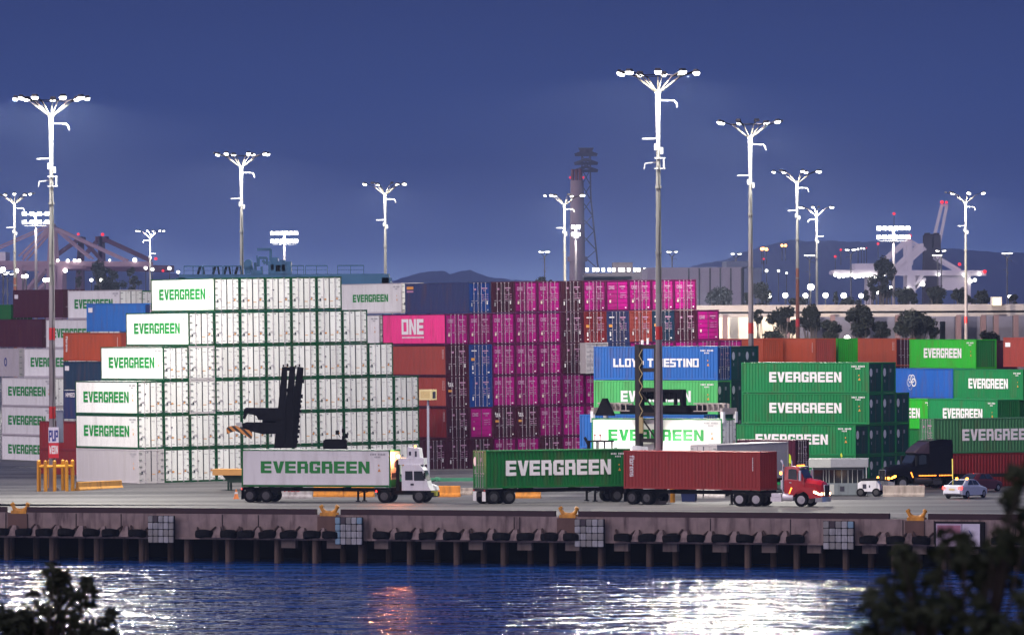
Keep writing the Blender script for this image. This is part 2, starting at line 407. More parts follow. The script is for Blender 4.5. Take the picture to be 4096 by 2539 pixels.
def mark_mesh(kind, hh, var=0, L=CL):
    def f():
        m = MB(); l = L / 2; w = CW / 2; xs = -l + .002 if kind == 'reefer' else -l - .004
        rnd = random.Random(str(kind) + str(var))
        def rc(yl, z, ww, h_, mi):      # yl = distance from viewer-left edge
            y = w - yl; m.m = mi
            m.face([(xs, y, z), (xs, y - ww, z), (xs, y - ww, z + h_), (xs, y, z + h_)])
        mats = [TXW, MKO, MKD, MKG]
        if kind == 'reefer':
            rc(.26, .78, .15, .24, 2)
            if var % 3 == 1: rc(.72, .86, .2, .13, 1)
            rc(.28 + rnd.random() * .1, .38, .08, .06, 3); rc(.75, .35, .26, .05, 3)
            y = w - 1.28; m.m = 1; z = .74; m.face([(xs, y, z), (xs, y - .30, z), (xs, y - .30, z + .05), (xs, y, z + .05)])
            y = w - 1.86; z = .90; m.face([(xs, y, z), (xs, y - .22, z), (xs, y - .11, z + .22)])
            rc(1.35, .34, .22, .05, 3); rc(1.85, .36, .2, .05, 3)
            rc(1.32, hh - .55, .3, .035, 3); rc(1.80, hh - .55, .3, .035, 3); rc(.86, hh - .30, .08, .08, 2)
            rc(1.86, hh - .9, .16, .03, 3)
            if var % 4 == 2: rc(.68, 1.75, .14, .1, 2)
        else:
            m.m = 0
            if kind == 'one':
                m.m = 4; put_text(m, 'ONE', (xs, w - .26, hh - .86), (0, -1, 0), (0, 0, 1), .62, .34)
                rc(.30, .78, .18, .26, 5); rc(2.0, .26, .16, .1, 0)
                rc(.36, 1.52, .1, .1, 4)
            elif kind == 'tex':
                m.m = 0; put_text(m, 'tex', (xs, w - .24, hh - .95), (0, -1, 0), (0, 0, 1), .55, .44, slant=-.2)
                rc(.22, hh - 1.45, .42, .2, 1); rc(2.02, .25, .12, .12, 0)
            elif kind == 'plain':
                rc(.30, .62, .12, .34, 3 if var % 2 else 0); rc(1.95, .8, .13, .32, 0)
                rc(.62, hh - .78, .22, .18, 4) ; rc(2.0, .24, .14, .1, 3)
            elif kind == 'disc':
                m.m = 0; c_ = Vector((xs, w - .36, hh - .85))
                m.face([c_ + Vector((0, -.26 * math.cos(t), .36 * math.sin(t))) for t in [k * math.pi / 8 for k in range(16)]])
                rc(.34, hh - 1.7, .12, .24, 3); rc(1.3, hh - .85, .3, .3, 3)
            elif kind == 'logo':
                rc(.22, hh - 1.5, .36, .26, 1); rc(.26, hh - .62, .55, .1, 0); rc(.3, .55, .14, .4, 0); rc(1.95, .24, .2, .12, 0); rc(.3, .22, .18, .12, 0)
            if kind != 'disc':
                rc(1.42, hh - .66, .62, .12, 4); rc(1.62, hh - .84, .26, .08, 4)
                for k in range(3):
                    rc(1.42 + rnd.random() * .1, hh - 1.25 - k * .2, .2 + .3 * rnd.random(), .06, 4)
                    rc(1.95, hh - 1.2 - k * .22, .2, .05, 4)
            else: mats = [TXW, MKO, MKD, MKG]
        mats = mats + [TXP, mat('marking_cream', (.7, .6, .5), rough=.6)]
        return m.mesh('marking', mats)
    return cached(('mark', kind, hh, var, L), f)
def side_text_mesh(txt, tm, hh, x0, x1, zt, zb, side=1, gap=.45, numbers=True, extra=None, L=CL, part='word'):
    def f():
        m = MB(); l = L / 2; w = CW / 2; y = side * (w + .004)
        rt = Vector((-side, 0, 0))
        def at(fx, fz): return Vector((side * (l - fx * L), y, hh * (1 - fz)))
        m.m = 0
        if txt and part == 'word': put_text(m, txt, at(x0, zb), rt, (0, 0, 1), (x1 - x0) * L, (zb - zt) * hh, gap)
        if numbers and part == 'serial_number':
            m.m = 1
            for k in range(10):
                if k == 4: continue
                m.face([at(.865 + k * .0105, .10) + e for e in (Vector((0, 0, 0)), rt * .075, rt * .075 + Vector((0, 0, -.14)), Vector((0, 0, -.14)))])
            for k in range(4):
                m.face([at(.895 + k * .0105, .175) + e for e in (Vector((0, 0, 0)), rt * .07, rt * .07 + Vector((0, 0, -.12)), Vector((0, 0, -.12)))])
        if numbers and part == 'warning_mark':
            m.m = 2
            p = at(.915, .58); m.face([p, p + rt * .24, p + rt * .12 + Vector((0, 0, .24))])
            p = at(.918, .44); m.face([p, p + rt * .1, p + rt * .1 + Vector((0, 0, .12)), p + Vector((0, 0, .12))])
        if extra == 'vert':      # lessor script running down at the viewer's left
            m.m = 3
            if part == 'word': put_text(m, 'florens', at(.045, .12), (0, 0, -1), rt, hh * .56, .42, slant=0)
            for k in range(8 if part == 'serial_number' else 0):
                p = at(.945, .15 + k * .045); m.face([p, p + rt * .07, p + rt * .07 + Vector((0, 0, -.09)), p + Vector((0, 0, -.09))])
        if extra == 'nums':
            m.m = 3
            for q in ((.945, .965) if part == 'serial_number' else ()):
                for k in range(7):
                    p = at(q, .14 + k * .045); m.face([p, p + rt * .05, p + rt * .05 + Vector((0, 0, -.09)), p + Vector((0, 0, -.09))])
        if extra == 'orangelogo' and part == 'word':
            m.m = 2
            p = at(.03, .2); m.face([p, p + rt * 1.3, p + rt * 1.3 + Vector((0, 0, .26)), p + Vector((0, 0, .26))])
            m.m = 4
            p = at(.03, .30); m.face([p, p + rt * 1.3, p + rt * 1.3 + Vector((0, 0, .16)), p + Vector((0, 0, .16))])
        if extra == 'smallbox' and part == 'word':
            m.m = 3
            p = at(.03, .32); m.face([p, p + rt * .9, p + rt * .9 + Vector((0, 0, .42)), p + Vector((0, 0, .42))])
        if extra == 'oneunder':
            m.m = 3
            if part == 'word': put_text(m, 'ONE', at(.31, .66), rt, (0, 0, 1), .35 * L, .50 * hh)
            for k in range(18 if part == 'slogan' else 0):
                p = at(.315 + k * .0195, .78); m.face([p, p + rt * .16, p + rt * .16 + Vector((0, 0, .16)), p + Vector((0, 0, .16))])
        if extra == 'emblem' and part == 'word':    # knot of white rings
            m.m = 3; c_ = at(.39, .47)
            for k in range(6):
                t0 = k * math.pi / 3; cc = c_ + rt * (.42 * math.cos(t0)) + Vector((0, 0, .42 * math.sin(t0)))
                n = 16; ro, ri = .42 - .012 * k, .30 + .012 * k; off = Vector((0, side * .003 * k, 0))
                for j in range(n):
                    a, b = 2 * math.pi * j / n, 2 * math.pi * (j + 1) / n
                    q = lambda r_, t_: cc + off + rt * (r_ * math.cos(t_)) + Vector((0, 0, r_ * math.sin(t_)))
                    m.face([q(ri, a), q(ro, a), q(ro, b), q(ri, b)])
        mats = [tm, MKG if tm == TXG else TXW, MKO, TXW, TXP]
        return m.mesh('lettering', mats)
    return cached(('txt', txt, tm.name if tm else '', hh, x0, x1, zt, side, extra, numbers, L, part), f)
UNITM = mat('reefer_unit_cream', (.55, .50, .38), rough=.5)
def reefer_unit_mesh(hh):
    def f():
        m = MB(); l = CL / 2; w = CW / 2; x = -l
        m.m = 0; m.box(x + .02, x + .1, -w + .13, w - .13, .6, hh - .15)
        m.m = 2; m.box(x + .0, x + .09, -w + .13, w - .13, .16, .59)
        m.m = 1; m.box(x - .004, x + .02, -.25, .25, 1.55, 2.0); m.box(x - .004, x + .02, -.9, .9, .75, 1.1)
        return m.mesh('cooling_unit', [UNITM, MKD, P_('egreen')])
    return cached(('unit', hh), f)
TIERH = 2.91
def container(label, group, near, ang, color, hh=2.896, flat=False, framec=None, end='dry', mark='plain', text=None,
              side=1, tilt=0.0, var=0, name=None, extra=None, numbers=None, endcolor=None):
    """near = world position of the bottom corner where the visible side meets the visible end.
    ang = direction of the local +x axis (away from the visible end)."""
    L = CL
    nm = name or ('refrigerated_container' if flat else 'shipping_container')
    o = bpy.data.objects.new(nm, None); COL.objects.link(o); o.empty_display_size = .5
    Mr = Matrix.Rotation(-tilt, 3, 'Y') @ Matrix.Rotation(ang, 3, 'Z')
    off = Mr @ Vector((L / 2, -side * CW / 2, 0))
    o.matrix_world = Matrix.Translation(Vector(near) + off) @ Mr.to_4x4()
    tag(o, label, 'container', group)
    framec = framec or color
    link('frame', frame_mesh(hh, framec), o)
    link('wall', walls_mesh(hh, color, flat, 'blind' if end == 'blind' else 'open', ec=endcolor if end == 'blind' else None), o)
    ec = endcolor or color
    if end in ('dry', 'norod', 'reefer'):
        for sd in (1, -1):
            d = link('door', door_mesh(hh, ec, sd, end == 'reefer'), o)
            if end != 'norod': link('lock_rod', rods_mesh(hh, sd, end == 'reefer'), d)
        if mark: link('marking', mark_mesh('reefer' if end == 'reefer' else mark, hh, var), o)
    elif end == 'unit':
        link('cooling_unit', reefer_unit_mesh(hh), o)
    spec = {'EVW': ('EVERGREEN', TXG, .13, .86, .31, .63, .45), 'EVWs': ('EVERGREEN', TXG, .20, .78, .36, .61, .45), 'EVG': ('EVERGREEN', TXW, .22, .785, .31, .64, .45),
            'EVGl': ('EVERGREEN', TXW, .135, .865, .27, .67, .45), 'LLOYD': ('LLOYD TRIESTINO', TXW, .16, .85, .36, .61, .35), 'num': ('', TXG if flat else TXW, 0, 1, .31, .65, .45)}
    if text or extra:
        tx, tm_, a0, a1, z0, z1, gp_ = spec[text] if text else ('', TXW, 0, 1, .3, .6, .45)
        parts = (['lettering'] if tx or extra else []) + (['serial_number', 'warning_mark'] if text else []) + (['serial_number'] if extra in ('vert', 'nums') else []) + (['slogan'] if extra == 'oneunder' else [])
        if extra == 'nums': parts = ['serial_number']
        for pn in parts:
            me_ = side_text_mesh(tx, tm_, hh, a0, a1, z0, z1, side, gap=gp_, numbers=bool(text), extra=extra, part='word' if pn == 'lettering' else pn)
            if len(me_.polygons): link(pn, me_, o)
    return o
TN = ['bottom', 'second', 'third', 'fourth', 'fifth', 'top']
ON = ['first', 'second', 'third', 'fourth', 'fifth', 'sixth', 'seventh', 'eighth', 'ninth', 'tenth', 'eleventh', 'twelfth', 'thirteenth', 'fourteenth']
# ================================================================== SETTING
def smooth(a, b, x):
    t = min(1, max(0, (x - a) / (b - a))); return t * t * (3 - 2 * t)
def zg(X, Y):
    zw = .17 + .0105 * (min(max(X, -31.8), -6) + 31.8)
    zw *= smooth(-38, -32, X) * (1 - smooth(-5, 3, X))
    return zw * smooth(528, 545, Y) * (1 - smooth(584, 600, Y))
E0 = GP(0, 2047); E1 = GP(3300, 2073)
QD = (E1 - E0).normalized(); QN = Vector((-QD.y, QD.x, 0))
def Q(px, off=0.0, z=0.0):
    "point on the quay edge in photo column px, moved off metres inland"
    v = (H - z) * F / 480; u = (px - PXC - ROLL * v) / F
    t = (u * E0.y - E0.x) / (QD.x - u * QD.y)
    p = E0 + QD * t + QN * off; p.z = z; return p
QA = math.atan2(QD.y, QD.x)
# --- water
wm = bpy.data.materials.new('harbour_water'); wm.use_nodes = True
n = wm.node_tree; b = n.nodes['Principled BSDF']
b.inputs['Base Color'].default_value = (.008, .052, .215, 1); b.inputs['Roughness'].default_value = .15
b.inputs['IOR'].default_value = 1.33; b.inputs['Specular IOR Level'].default_value = .085
t = n.nodes.new('ShaderNodeTexCoord')
def nz(scale, sc3, det):
    mp = n.nodes.new('ShaderNodeMapping'); mp.inputs['Scale'].default_value = sc3
    x = n.nodes.new('ShaderNodeTexNoise'); x.inputs['Scale'].default_value = scale; x.inputs['Detail'].default_value = det
    n.links.new(t.outputs['Object'], mp.inputs[0]); n.links.new(mp.outputs[0], x.inputs[0]); return x
rn = nz(1.0, (5.0, .62, 1), 2); rr_ = n.nodes.new('ShaderNodeMapRange'); rr_.inputs['From Min'].default_value = .51; rr_.inputs['From Max'].default_value = .57
rr_.inputs['To Min'].default_value = .05; rr_.inputs['To Max'].default_value = .19; n.links.new(rn.outputs['Fac'], rr_.inputs['Value']); n.links.new(rr_.outputs[0], b.inputs['Roughness'])
n1 = nz(1.0, (.16, .30, 1), 2); n2 = nz(1.0, (5.5, .9, 1), 2); n3 = nz(.05, (1, 2.0, 1), 2)
bp = n.nodes.new('ShaderNodeBump'); bp.inputs['Strength'].default_value = 1.0; bp.inputs['Distance'].default_value = 1.1
n.links.new(n1.outputs['Fac'], bp.inputs['Height'])
bp2 = n.nodes.new('ShaderNodeBump'); bp2.inputs['Strength'].default_value = 1.0; bp2.inputs['Distance'].default_value = .042
n.links.new(n2.outputs['Fac'], bp2.inputs['Height']); n.links.new(bp.outputs[0], bp2.inputs['Normal']); n.links.new(bp2.outputs[0], b.inputs['Normal'])
WZ = -3.55
m = MB(); m.face([(-900, 150, WZ), (900, 150, WZ), (900, 505, WZ), (-900, 505, WZ)])
tag(m.build('water', wm), kind='structure')
# --- near bank under the camera (below the frame)
soil = mat('bank_soil', (.035, .04, .022), rough=.95, var=.4, scale=.4, bump=.5)
m = MB(); xs = [-300, -60, -30, -15, 0, 15, 30, 60, 300]
prof = [(-60, 11.8), (20, 11.2), (45, 9.2), (80, 5.2), (130, -1.0), (170, -4.6)]
for i in range(len(xs) - 1):
    for j in range(len(prof) - 1):
        a, b_ = prof[j], prof[j + 1]
        m.face([(xs[i], a[0], a[1]), (xs[i + 1], a[0], a[1]), (xs[i + 1], b_[0], b_[1]), (xs[i], b_[0], b_[1])])
tag(m.build('near_bank', soil), kind='structure')
# --- asphalt yard
am = bpy.data.materials.new('quay_asphalt'); am.use_nodes = True
n = am.node_tree; b = n.nodes['Principled BSDF']; b.inputs['Roughness'].default_value = .62
t = n.nodes.new('ShaderNodeTexCoord')
def nz2(scale, sc3, det, rot=0):
    mp = n.nodes.new('ShaderNodeMapping'); mp.inputs['Scale'].default_value = sc3; mp.inputs['Rotation'].default_value = (0, 0, rot)
    x = n.nodes.new('ShaderNodeTexNoise'); x.inputs['Scale'].default_value = scale; x.inputs['Detail'].default_value = det
    n.links.new(t.outputs['Object'], mp.inputs[0]); n.links.new(mp.outputs[0], x.inputs[0]); return x
a1 = nz2(.12, (.18, 1.3, 1), 6, -QA); a2 = nz2(9, (1, .3, 1), 6)
cr = n.nodes.new('ShaderNodeValToRGB'); cr.color_ramp.elements[0].position = .42; cr.color_ramp.elements[1].position = .60
cr.color_ramp.elements[0].color = (.034, .033, .037, 1); cr.color_ramp.elements[1].color = (.105, .10, .105, 1)
n.links.new(a1.outputs['Fac'], cr.inputs[0])
mu = n.nodes.new('ShaderNodeMixRGB'); mu.blend_type = 'OVERLAY'; mu.inputs['Fac'].default_value = .35
n.links.new(cr.outputs[0], mu.inputs['Color1']); n.links.new(a2.outputs['Fac'], mu.inputs['Color2']); n.links.new(mu.outputs[0], b.inputs['Base Color'])
bmp = n.nodes.new('ShaderNodeBump'); bmp.inputs['Strength'].default_value = .25; bmp.inputs['Distance'].default_value = .02
n.links.new(a2.outputs['Fac'], bmp.inputs['Height']); n.links.new(bmp.outputs[0], b.inputs['Normal'])
m = MB()
us = [-700, -300, -120, -60] + list(range(-44, 64, 4)) + [80, 140, 320, 800]
vs = [0, 4, 10, 20, 30, 45, 60, 66, 72, 78, 84, 90, 96, 102, 108, 114, 120, 126, 132, 140, 160, 220, 400, 900, 2500, 6000, 14000, 24000]
def gpt(u_, v_):
    # first rows follow the quay edge, far rows run straight
    e = E0 + QD * (u_ - E0.x); w = smooth(20, 45, v_)
    Y = (e.y + v_) * (1 - w) + (452 + v_) * w
    sprd = 1 + max(0, v_ - 400) / 500
    return (u_ * sprd, Y, zg(u_, Y))
for i in range(len(us) - 1):
    for j in range(len(vs) - 1):
        m.face([gpt(us[i], vs[j]), gpt(us[i + 1], vs[j]), gpt(us[i + 1], vs[j + 1]), gpt(us[i], vs[j + 1])])
tag(m.build('ground', am), kind='structure')
# lane of paler concrete beside the crane rail, painted lines
conc = mat('concrete', (.225, .172, .16), rough=.85, var=.45, scale=1.3, dirt=(.05, .03, .032), dirt_amt=.95, bump=.3)
lane = mat('concrete_lane', (.13, .124, .13), rough=.75, var=.3, scale=.35, dirt=(.06, .055, .058), dirt_amt=.7)
def strip(o1, o2, z, name, mm, x0=-600, x1=4700):
    m = MB(); a, b_, c, d = Q(x0, o1, z), Q(x1, o1, z), Q(x1, o2, z), Q(x0, o2, z); m.face([a, b_, c, d])
    return tag(m.build(name, mm), kind='structure')
strip(3.2, 12.0, .006, 'pavement', lane)
wline = mat('worn_road_paint', (.42, .41, .40), rough=.7, var=.3, scale=2)
strip(12.6, 12.85, .008, 'road_marking', wline)
railm = mat('rail_slot_steel', (.05, .045, .05), rough=.5, var=.3)
strip(2.6, 2.85, .008, 'crane_rail', railm)
# --- quay wall: cope beam with scalloped lower edge, bull rail, piles
TYX = [15, 107, 188, 277, 377, 453, 560, 827, 927, 995, 1080, 1165, 1259, 1335, 1537, 1625, 1721, 1818, 1924, 2016, 2112, 2208, 2298, 2502, 2598, 2695,
       2793, 2892, 2990, 3093, 3190, 3483, 3590, 3693, 4010, 4085]
quay = thing('quay_wall', None, None); tag(quay, kind='structure'); del quay['kind']
quay['kind'] = 'structure'
def qm_face(m, pts): m.face(pts)
m = MB(); zb = -1.88
m.bar(Q(-900, .55, -.94), Q(5000, .55, -.94), 1.1, 1.86)        # beam body
q = m
qb = m.build('cope_beam', conc, quay)
m = MB()
for px in [-380, -60, 22, 303, 483, 888, 1032, 1395 + 660, 2077, 2236, 2840, 3160, 3610, 3735, 4060, 4400]:
    m.bar(Q(px, -.012, -.96), Q(px + 3.5, -.012, -.96), .05, 1.8)
m.build('joint', mat('joint_shadow', (.03, .022, .022), rough=.9), quay)
m = MB()
m.bar(Q(-900, -.09, -1.80), Q(5000, -.09, -1.80), .20, .14)      # toe ledge
allx = [-70] + TYX + [4160]
for a, b_ in zip(allx, allx[1:]):
    if b_ - a > 150 or b_ - a < 60: continue
    c = (a + b_) / 2
    pts = [(c - 20, -1.73), (c - 7, -.96), (c + 7, -.96), (c + 20, -1.73)]
    f = [Q(x, -.002, z) for x, z in pts]; g = [Q(x, -.62 if z < -1.5 else -.14, z) for x, z in pts]
    m.face(g); 
    for k in range(4): m.face([f[k], f[(k + 1) % 4], g[(k + 1) % 4], g[k]])
m.build('fender_corbel', conc, quay)
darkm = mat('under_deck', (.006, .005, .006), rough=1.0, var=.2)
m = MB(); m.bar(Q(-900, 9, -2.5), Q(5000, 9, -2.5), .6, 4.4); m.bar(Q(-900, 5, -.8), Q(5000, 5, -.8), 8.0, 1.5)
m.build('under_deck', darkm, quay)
stain = mat('rust_stained_concrete', (.115, .068, .055), rough=.9, var=.35, scale=1.5, stretch=4)
# bull rail in lengths between the mooring horns
rail_m = mat('maroon_curb_paint', (.028, .010, .014), rough=.7, var=.3)
BX = [75, 1312, 2270, 3662]
m = MB(); ends = [-900, 22, 108, 1262, 1362, 2218, 2312, 3555, 3712, 5000]
for k in range(0, len(ends), 2):
    a, b_ = ends[k], ends[k + 1]
    m.bar(Q(a, .18, .20), Q(b_, .18, .20), .36, .40)
m.build('bull_rail', rail_m, quay)
pm = mat('pile_concrete', (.10, .07, .055), rough=.9, var=.35, scale=1.2, stretch=3, dirt=(.03, .02, .02), dirt_amt=.8, objvar=.25)
pc = [18]
gx = []
c = 55.0
GC = [17, 198, 377, 557, 738, 903, 1099, 1251, 1435, 1630, 1817, 2005, 2200, 2395, 2588, 2785, 2982, 3178, 3375, 3570, 3765, 3960, 4155, -165]
npile = 0
for i, gc in enumerate(GC):
    for dx, off, w in ((0, .5, .42), (-50, 3.4, .40), (50, 3.4, .40)):
        m = MB(); p = Q(gc + dx, off, -5.2)
        m.cyl((0, 0, 0), (0, 0, 3.35), w / 1.35 * .72, n=10)
        o = m.build('pile', pm, smooth=False) if npile == 0 else None
        if o is None:
            o = bpy.data.objects.new('pile', pile0.data); COL.objects.link(o)
        else: pile0 = o
        o.location = (p.x, p.y, p.z); npile += 1
        o.parent = quay
hm = mat('hung_panel_concrete', (.20, .16, .14), rough=.9, var=.25, scale=1.5, dirt=(.06, .04, .04), dirt_amt=.6)
for gc in (1145, 1327, 1517, 1706, 1895, 2090, 2282, 2477, 2672, 2871, 3068, 3250, 3470, 3672, 3880):
    m = MB(); a = Q(gc - 28, .62, -2.18); b_ = Q(gc + 28, .62, -2.18); m.bar(a, b_, .5, .56); m.build('hanging_panel', hm, quay)
for bx in BX:
    m = MB(); m.bar(Q(bx - 40, -.06, -.68), Q(bx + 36, -.06, -.68), .16, 1.12); m.build('bollard_pedestal', stain, quay)
# --- tyre fenders
def tyre_f():
    m = MB(); n1_, n2_ = 18, 8; R1, r2 = .44, .19
    for i in range(n1_):
        a0, a1_ = math.pi * 2 * i / n1_, math.pi * 2 * (i + 1) / n1_
        for j in range(n2_):
            b0, b1 = 2 * math.pi * j / n2_, 2 * math.pi * (j + 1) / n2_
            def pt(a, b):
                se = math.copysign(abs(math.sin(b)) ** .45, math.sin(b)); ce = math.copysign(abs(math.cos(b)) ** .6, math.cos(b))
                rr = R1 + r2 * .7 * ce; return (math.copysign(abs(math.cos(a)) ** .7, math.cos(a)) * rr * 1.05, rr * math.sin(a), r2 * 1.15 * se - .05 * math.cos(a) ** 2)
            m.face([pt(a0, b0), pt(a1_, b0), pt(a1_, b1), pt(a0, b1)])
    return fixnormals(m.mesh('tyre', RUBBER))
TYM = tyre_f()
ON_ = ['first', 'second', 'third', 'fourth', 'fifth', 'sixth', 'seventh', 'eighth', 'ninth', 'tenth', 'eleventh', 'twelfth']
chain = mat('rusty_chain', (.05, .03, .025), rough=.8)
for i, px in enumerate(TYX):
    p = Q(px, -.50, -1.42); o = link('tyre_fender', TYM); o.location = p; o.scale = (1.12, 1.0, 1.18)
    o.rotation_euler = (R(random.uniform(-8, 8)), R(random.uniform(-4, 4)), QA)
    lm = [(-200, 'the left picture edge'), (75, 'the leftmost yellow bollard'), (658, 'the leftmost grid panel'), (1312, 'the second yellow bollard'), (1410, 'the second grid panel'), (2270, 'the third yellow bollard'), (2370, 'the third grid panel'), (3366, 'the rightmost grid panel'), (3662, 'the rightmost yellow bollard'), (9999, 'the right picture edge')]
    li = max(k for k in range(len(lm)) if lm[k][0] < px); nth = sum(1 for x in TYX if lm[li][0] < x <= px)
    tlab = 'black tyre fender on the quay face, %s one right of %s' % (ON_[nth - 1], lm[li][1])
    ref = min(((abs(px - x), nme) for x, nme in ((75, 'leftmost yellow mooring horn'), (658, 'leftmost grid fender panel'), (1312, 'second yellow mooring horn'), (1410, 'second grid fender panel'),
               (2270, 'third yellow mooring horn'), (2370, 'third grid fender panel'), (3366, 'rightmost grid fender panel'), (3662, 'rightmost yellow mooring horn'))))[1]
    tag(o, tlab, 'tyre fender', 'tyre fenders hung along the quay face')
    m = MB(); 
    for s_ in (-1, 1): m.bar((s_ * .42, .10, .10), (s_ * .66, .46, .40), .11)
    c_ = m.build('chain', chain, o) if i == 0 else link('chain', ch0, o)
    if i == 0: ch0 = c_.data
# --- grid fender panels
pads = [mat('fender_pad_white', (.30, .31, .32), rough=.6, var=.3, dirt=(.08, .08, .07), dirt_amt=.6), mat('fender_pad_blue', (.16, .27, .34), rough=.6, var=.3), mat('fender_pad_worn', (.05, .04, .045), rough=.8, var=.3), mat('fender_pad_grey', (.20, .20, .19), rough=.7, var=.35)]
fl = ['pale grid fender panel with one black pad, leftmost on the quay face', 'bluish grid fender panel beside the second yellow mooring horn', 'grid fender panel below the red trailer rear wheels', 'grid fender panel below the red lorry cab']
for i, (px, wpx) in enumerate(((659, 112), (1409, 115), (2370, 120), (3366, 122))):
    p = Q(px, -.55, -1.15); w = wpx / 55.0 * 1.02; hh_ = 2.0
    f = thing('grid_fender', fl[i], 'fender panel', p, QA, 'white grid fender panels on the quay face')
    m = MB(); m.box(-w / 2, w / 2, -.10, .10, -hh_ / 2, hh_ / 2); m.box(-w / 2 + .3, w / 2 - .3, .10, .5, -.6, .6); m.build('backing_frame', STEELD, f)
    rnd = random.Random(i * 5 + 2)
    for r_ in range(4):
        for c_ in range(5):
            mi = 0 if rnd.random() < .6 else 3
            if i == 1 and (c_ == 0 or (c_ == 4 and r_ == 3)): mi = 1
            if r_ == 3 and c_ == 1: mi = 2
            if i == 3 and r_ == 3 and c_ == 4: mi = 1
            m = MB(); cw, ch = w / 5, hh_ / 4; x0 = -w / 2 + c_ * cw + .02; z0 = -hh_ / 2 + r_ * ch + .02
            x1, z1 = x0 + cw - .04, z0 + ch - .04; e = .05
            ring = lambda y, d: [(x0 + e + d, y, z0 + d), (x1 - e - d, y, z0 + d), (x1 - d, y, z0 + e + d), (x1 - d, y, z1 - e - d), (x1 - e - d, y, z1 - d), (x0 + e + d, y, z1 - d), (x0 + d, y, z1 - e - d), (x0 + d, y, z0 + e + d)]
            m.loft([ring(-.10, 0), ring(-.17, 0), ring(-.20, .03)]); m.build('pad', pads[mi], f)
# --- mooring horns
yel = mat('yellow_paint', (.62, .27, .015), rough=.45, var=.15, dirt=(.12, .06, .02), dirt_amt=.5)
bl_ = ['yellow twin-horn mooring bollard at the far left end of the quay edge', 'yellow twin-horn mooring bollard below the white box of the first lorry', 'yellow twin-horn mooring bollard below the green container lorry', 'yellow twin-horn mooring bollard below the white car']
for i, px in enumerate(BX):
    p = Q(px, .25, .02)
    f = thing('mooring_bollard', bl_[i], 'bollard', p, QA, 'yellow mooring bollards on the quay edge')
    m = MB(); m.box(-.62, .62, -.3, .3, -.12, .12); m.build('base', yel, f)
    for s_ in (-1, 1):
        m = MB(); pts = [(0, .1), (s_ * .24, .10), (s_ * .44, .20), (s_ * .56, .38), (s_ * .62, .52)]
        rr = [.16, .17, .16, .13, .12]
        for a, b_, r1, r2 in zip(pts, pts[1:], rr, rr[1:]): m.cyl((a[0], 0, a[1]), (b_[0], 0, b_[1]), r1, r2, n=10)
        m.cyl((s_ * .58, 0, .50), (s_ * .68, 0, .64), .165, .15, n=10)
        m.build('horn', yel, f, smooth=False)
# --- notice board on the quay face
p = Q(3838, -.30, -1.05)
f = thing('notice_board', 'pale two-part notice board in a black frame on the quay face', 'sign', p, QA)
m = MB(); w = 3.2; m.box(-w / 2 - .12, w / 2 + .28, -.05, .25, -.98, .92); m.build('backing_frame', darkm, f)
m = MB(); m.box(-w / 2, .27, -.09, -.05, -.8, .78); m.build('panel', mat('board_lilac', (.42, .34, .44), rough=.5, var=.25, scale=1.5), f)
m = MB(); m.box(.32, w / 2, -.09, -.05, -.8, .78); m.build('panel', mat('board_white', (.52, .50, .58), rough=.5, var=.1), f)
m = MB(); m.box(-w / 2 + .1, .2, -.096, -.09, .1, .66); m.build('red_field', mat('board_pink', (.34, .14, .2), rough=.6, var=.4, scale=3), f)
m = MB(); m.bar((.80, -.1, .32), (1.06, -.1, -.08), .012, .07); m.bar((1.08, -.1, .04), (1.06, -.1, -.1), .012, .06); m.bar((.93, -.1, -.04), (1.07, -.1, -.1), .012, .06); m.build('arrow', TXB, f)

# ================================================================== CONTAINER STACKS
def block(px, pyb, s, th, tilt, typ='A'):
    C0 = PX(px, pyb, F / s); Rt = Matrix.Rotation(-tilt, 3, 'Y')
    if typ == 'A': ang = R(90 + th); rd = Vector((math.cos(R(th)), math.sin(R(th)), 0))
    else: ang = R(180 - th); rd = Vector((math.sin(R(th)), math.cos(R(th)), 0))
    rd = Rt @ rd; up = Rt @ Vector((0, 0, 1))
    return (lambda k, t, hh=TIERH, pitch=2.49: C0 + rd * (k * pitch) + up * (t * hh)), ang
TW = .0105
# ---- big stack of white refrigerated containers
WT = 29.5
wc, wa = block(555, 1933, 46.9, WT, TW)
rows = {0: (0, 10), 1: (0, 10), 2: (0, 10), 3: (1, 9), 4: (2, 8), 5: (3, 7)}
vcount = 0
for t_, (k0, k1) in rows.items():
    for k in range(k0, k1 + 1):
        lead = (k == k0)
        vcount += 1
        greyf = (t_, k) in ((0, 0), (3, 2), (2, 2))
        if lead:
            if t_ == 0: lb = 'plain pale container without lettering, bottom left corner of the white stack'
            else: lb = 'white container with green EVERGREEN side lettering, leftmost in the %s tier of the white stack' % TN[t_]
        else:
            lb = 'white doors in green frame, %s from left in the %s tier of the white stack' % (ON[k - k0], TN[t_])
        container(lb, 'white refrigerated containers in the big stepped stack', wc(k, t_), wa, 'greyw' if (t_ == 0 and lead) else 'white', flat=True,
                  framec='greyw' if greyf else 'seamgreen', end='reefer', text=('EVW' if t_ else 'num') if lead else None, tilt=TW, var=(k * 7 + t_ * 3) % 12)
# ---- two refrigerated containers bridging to the magenta stack
mc, ma = block(1790, 1881, 43.1, 29.8, TW)
w2, w2a = block(1613, 1881, 42.3, 29.8, TW)
container('white container with small green EVERGREEN, between white stack and navy container in top tier', 'white containers between the two big stacks', PX(1607, 1253, F / 42.0), w2a, 'white', flat=True, framec='greyw', end='reefer', text='EVWs', tilt=TW, var=3)
container('white container left of the pink ONE container, mostly hidden behind white doors', 'white containers between the two big stacks', PX(1519, 1381, F / 41.9), w2a, 'white', flat=True, framec='greyw', end='reefer', text='num', tilt=TW, var=1)
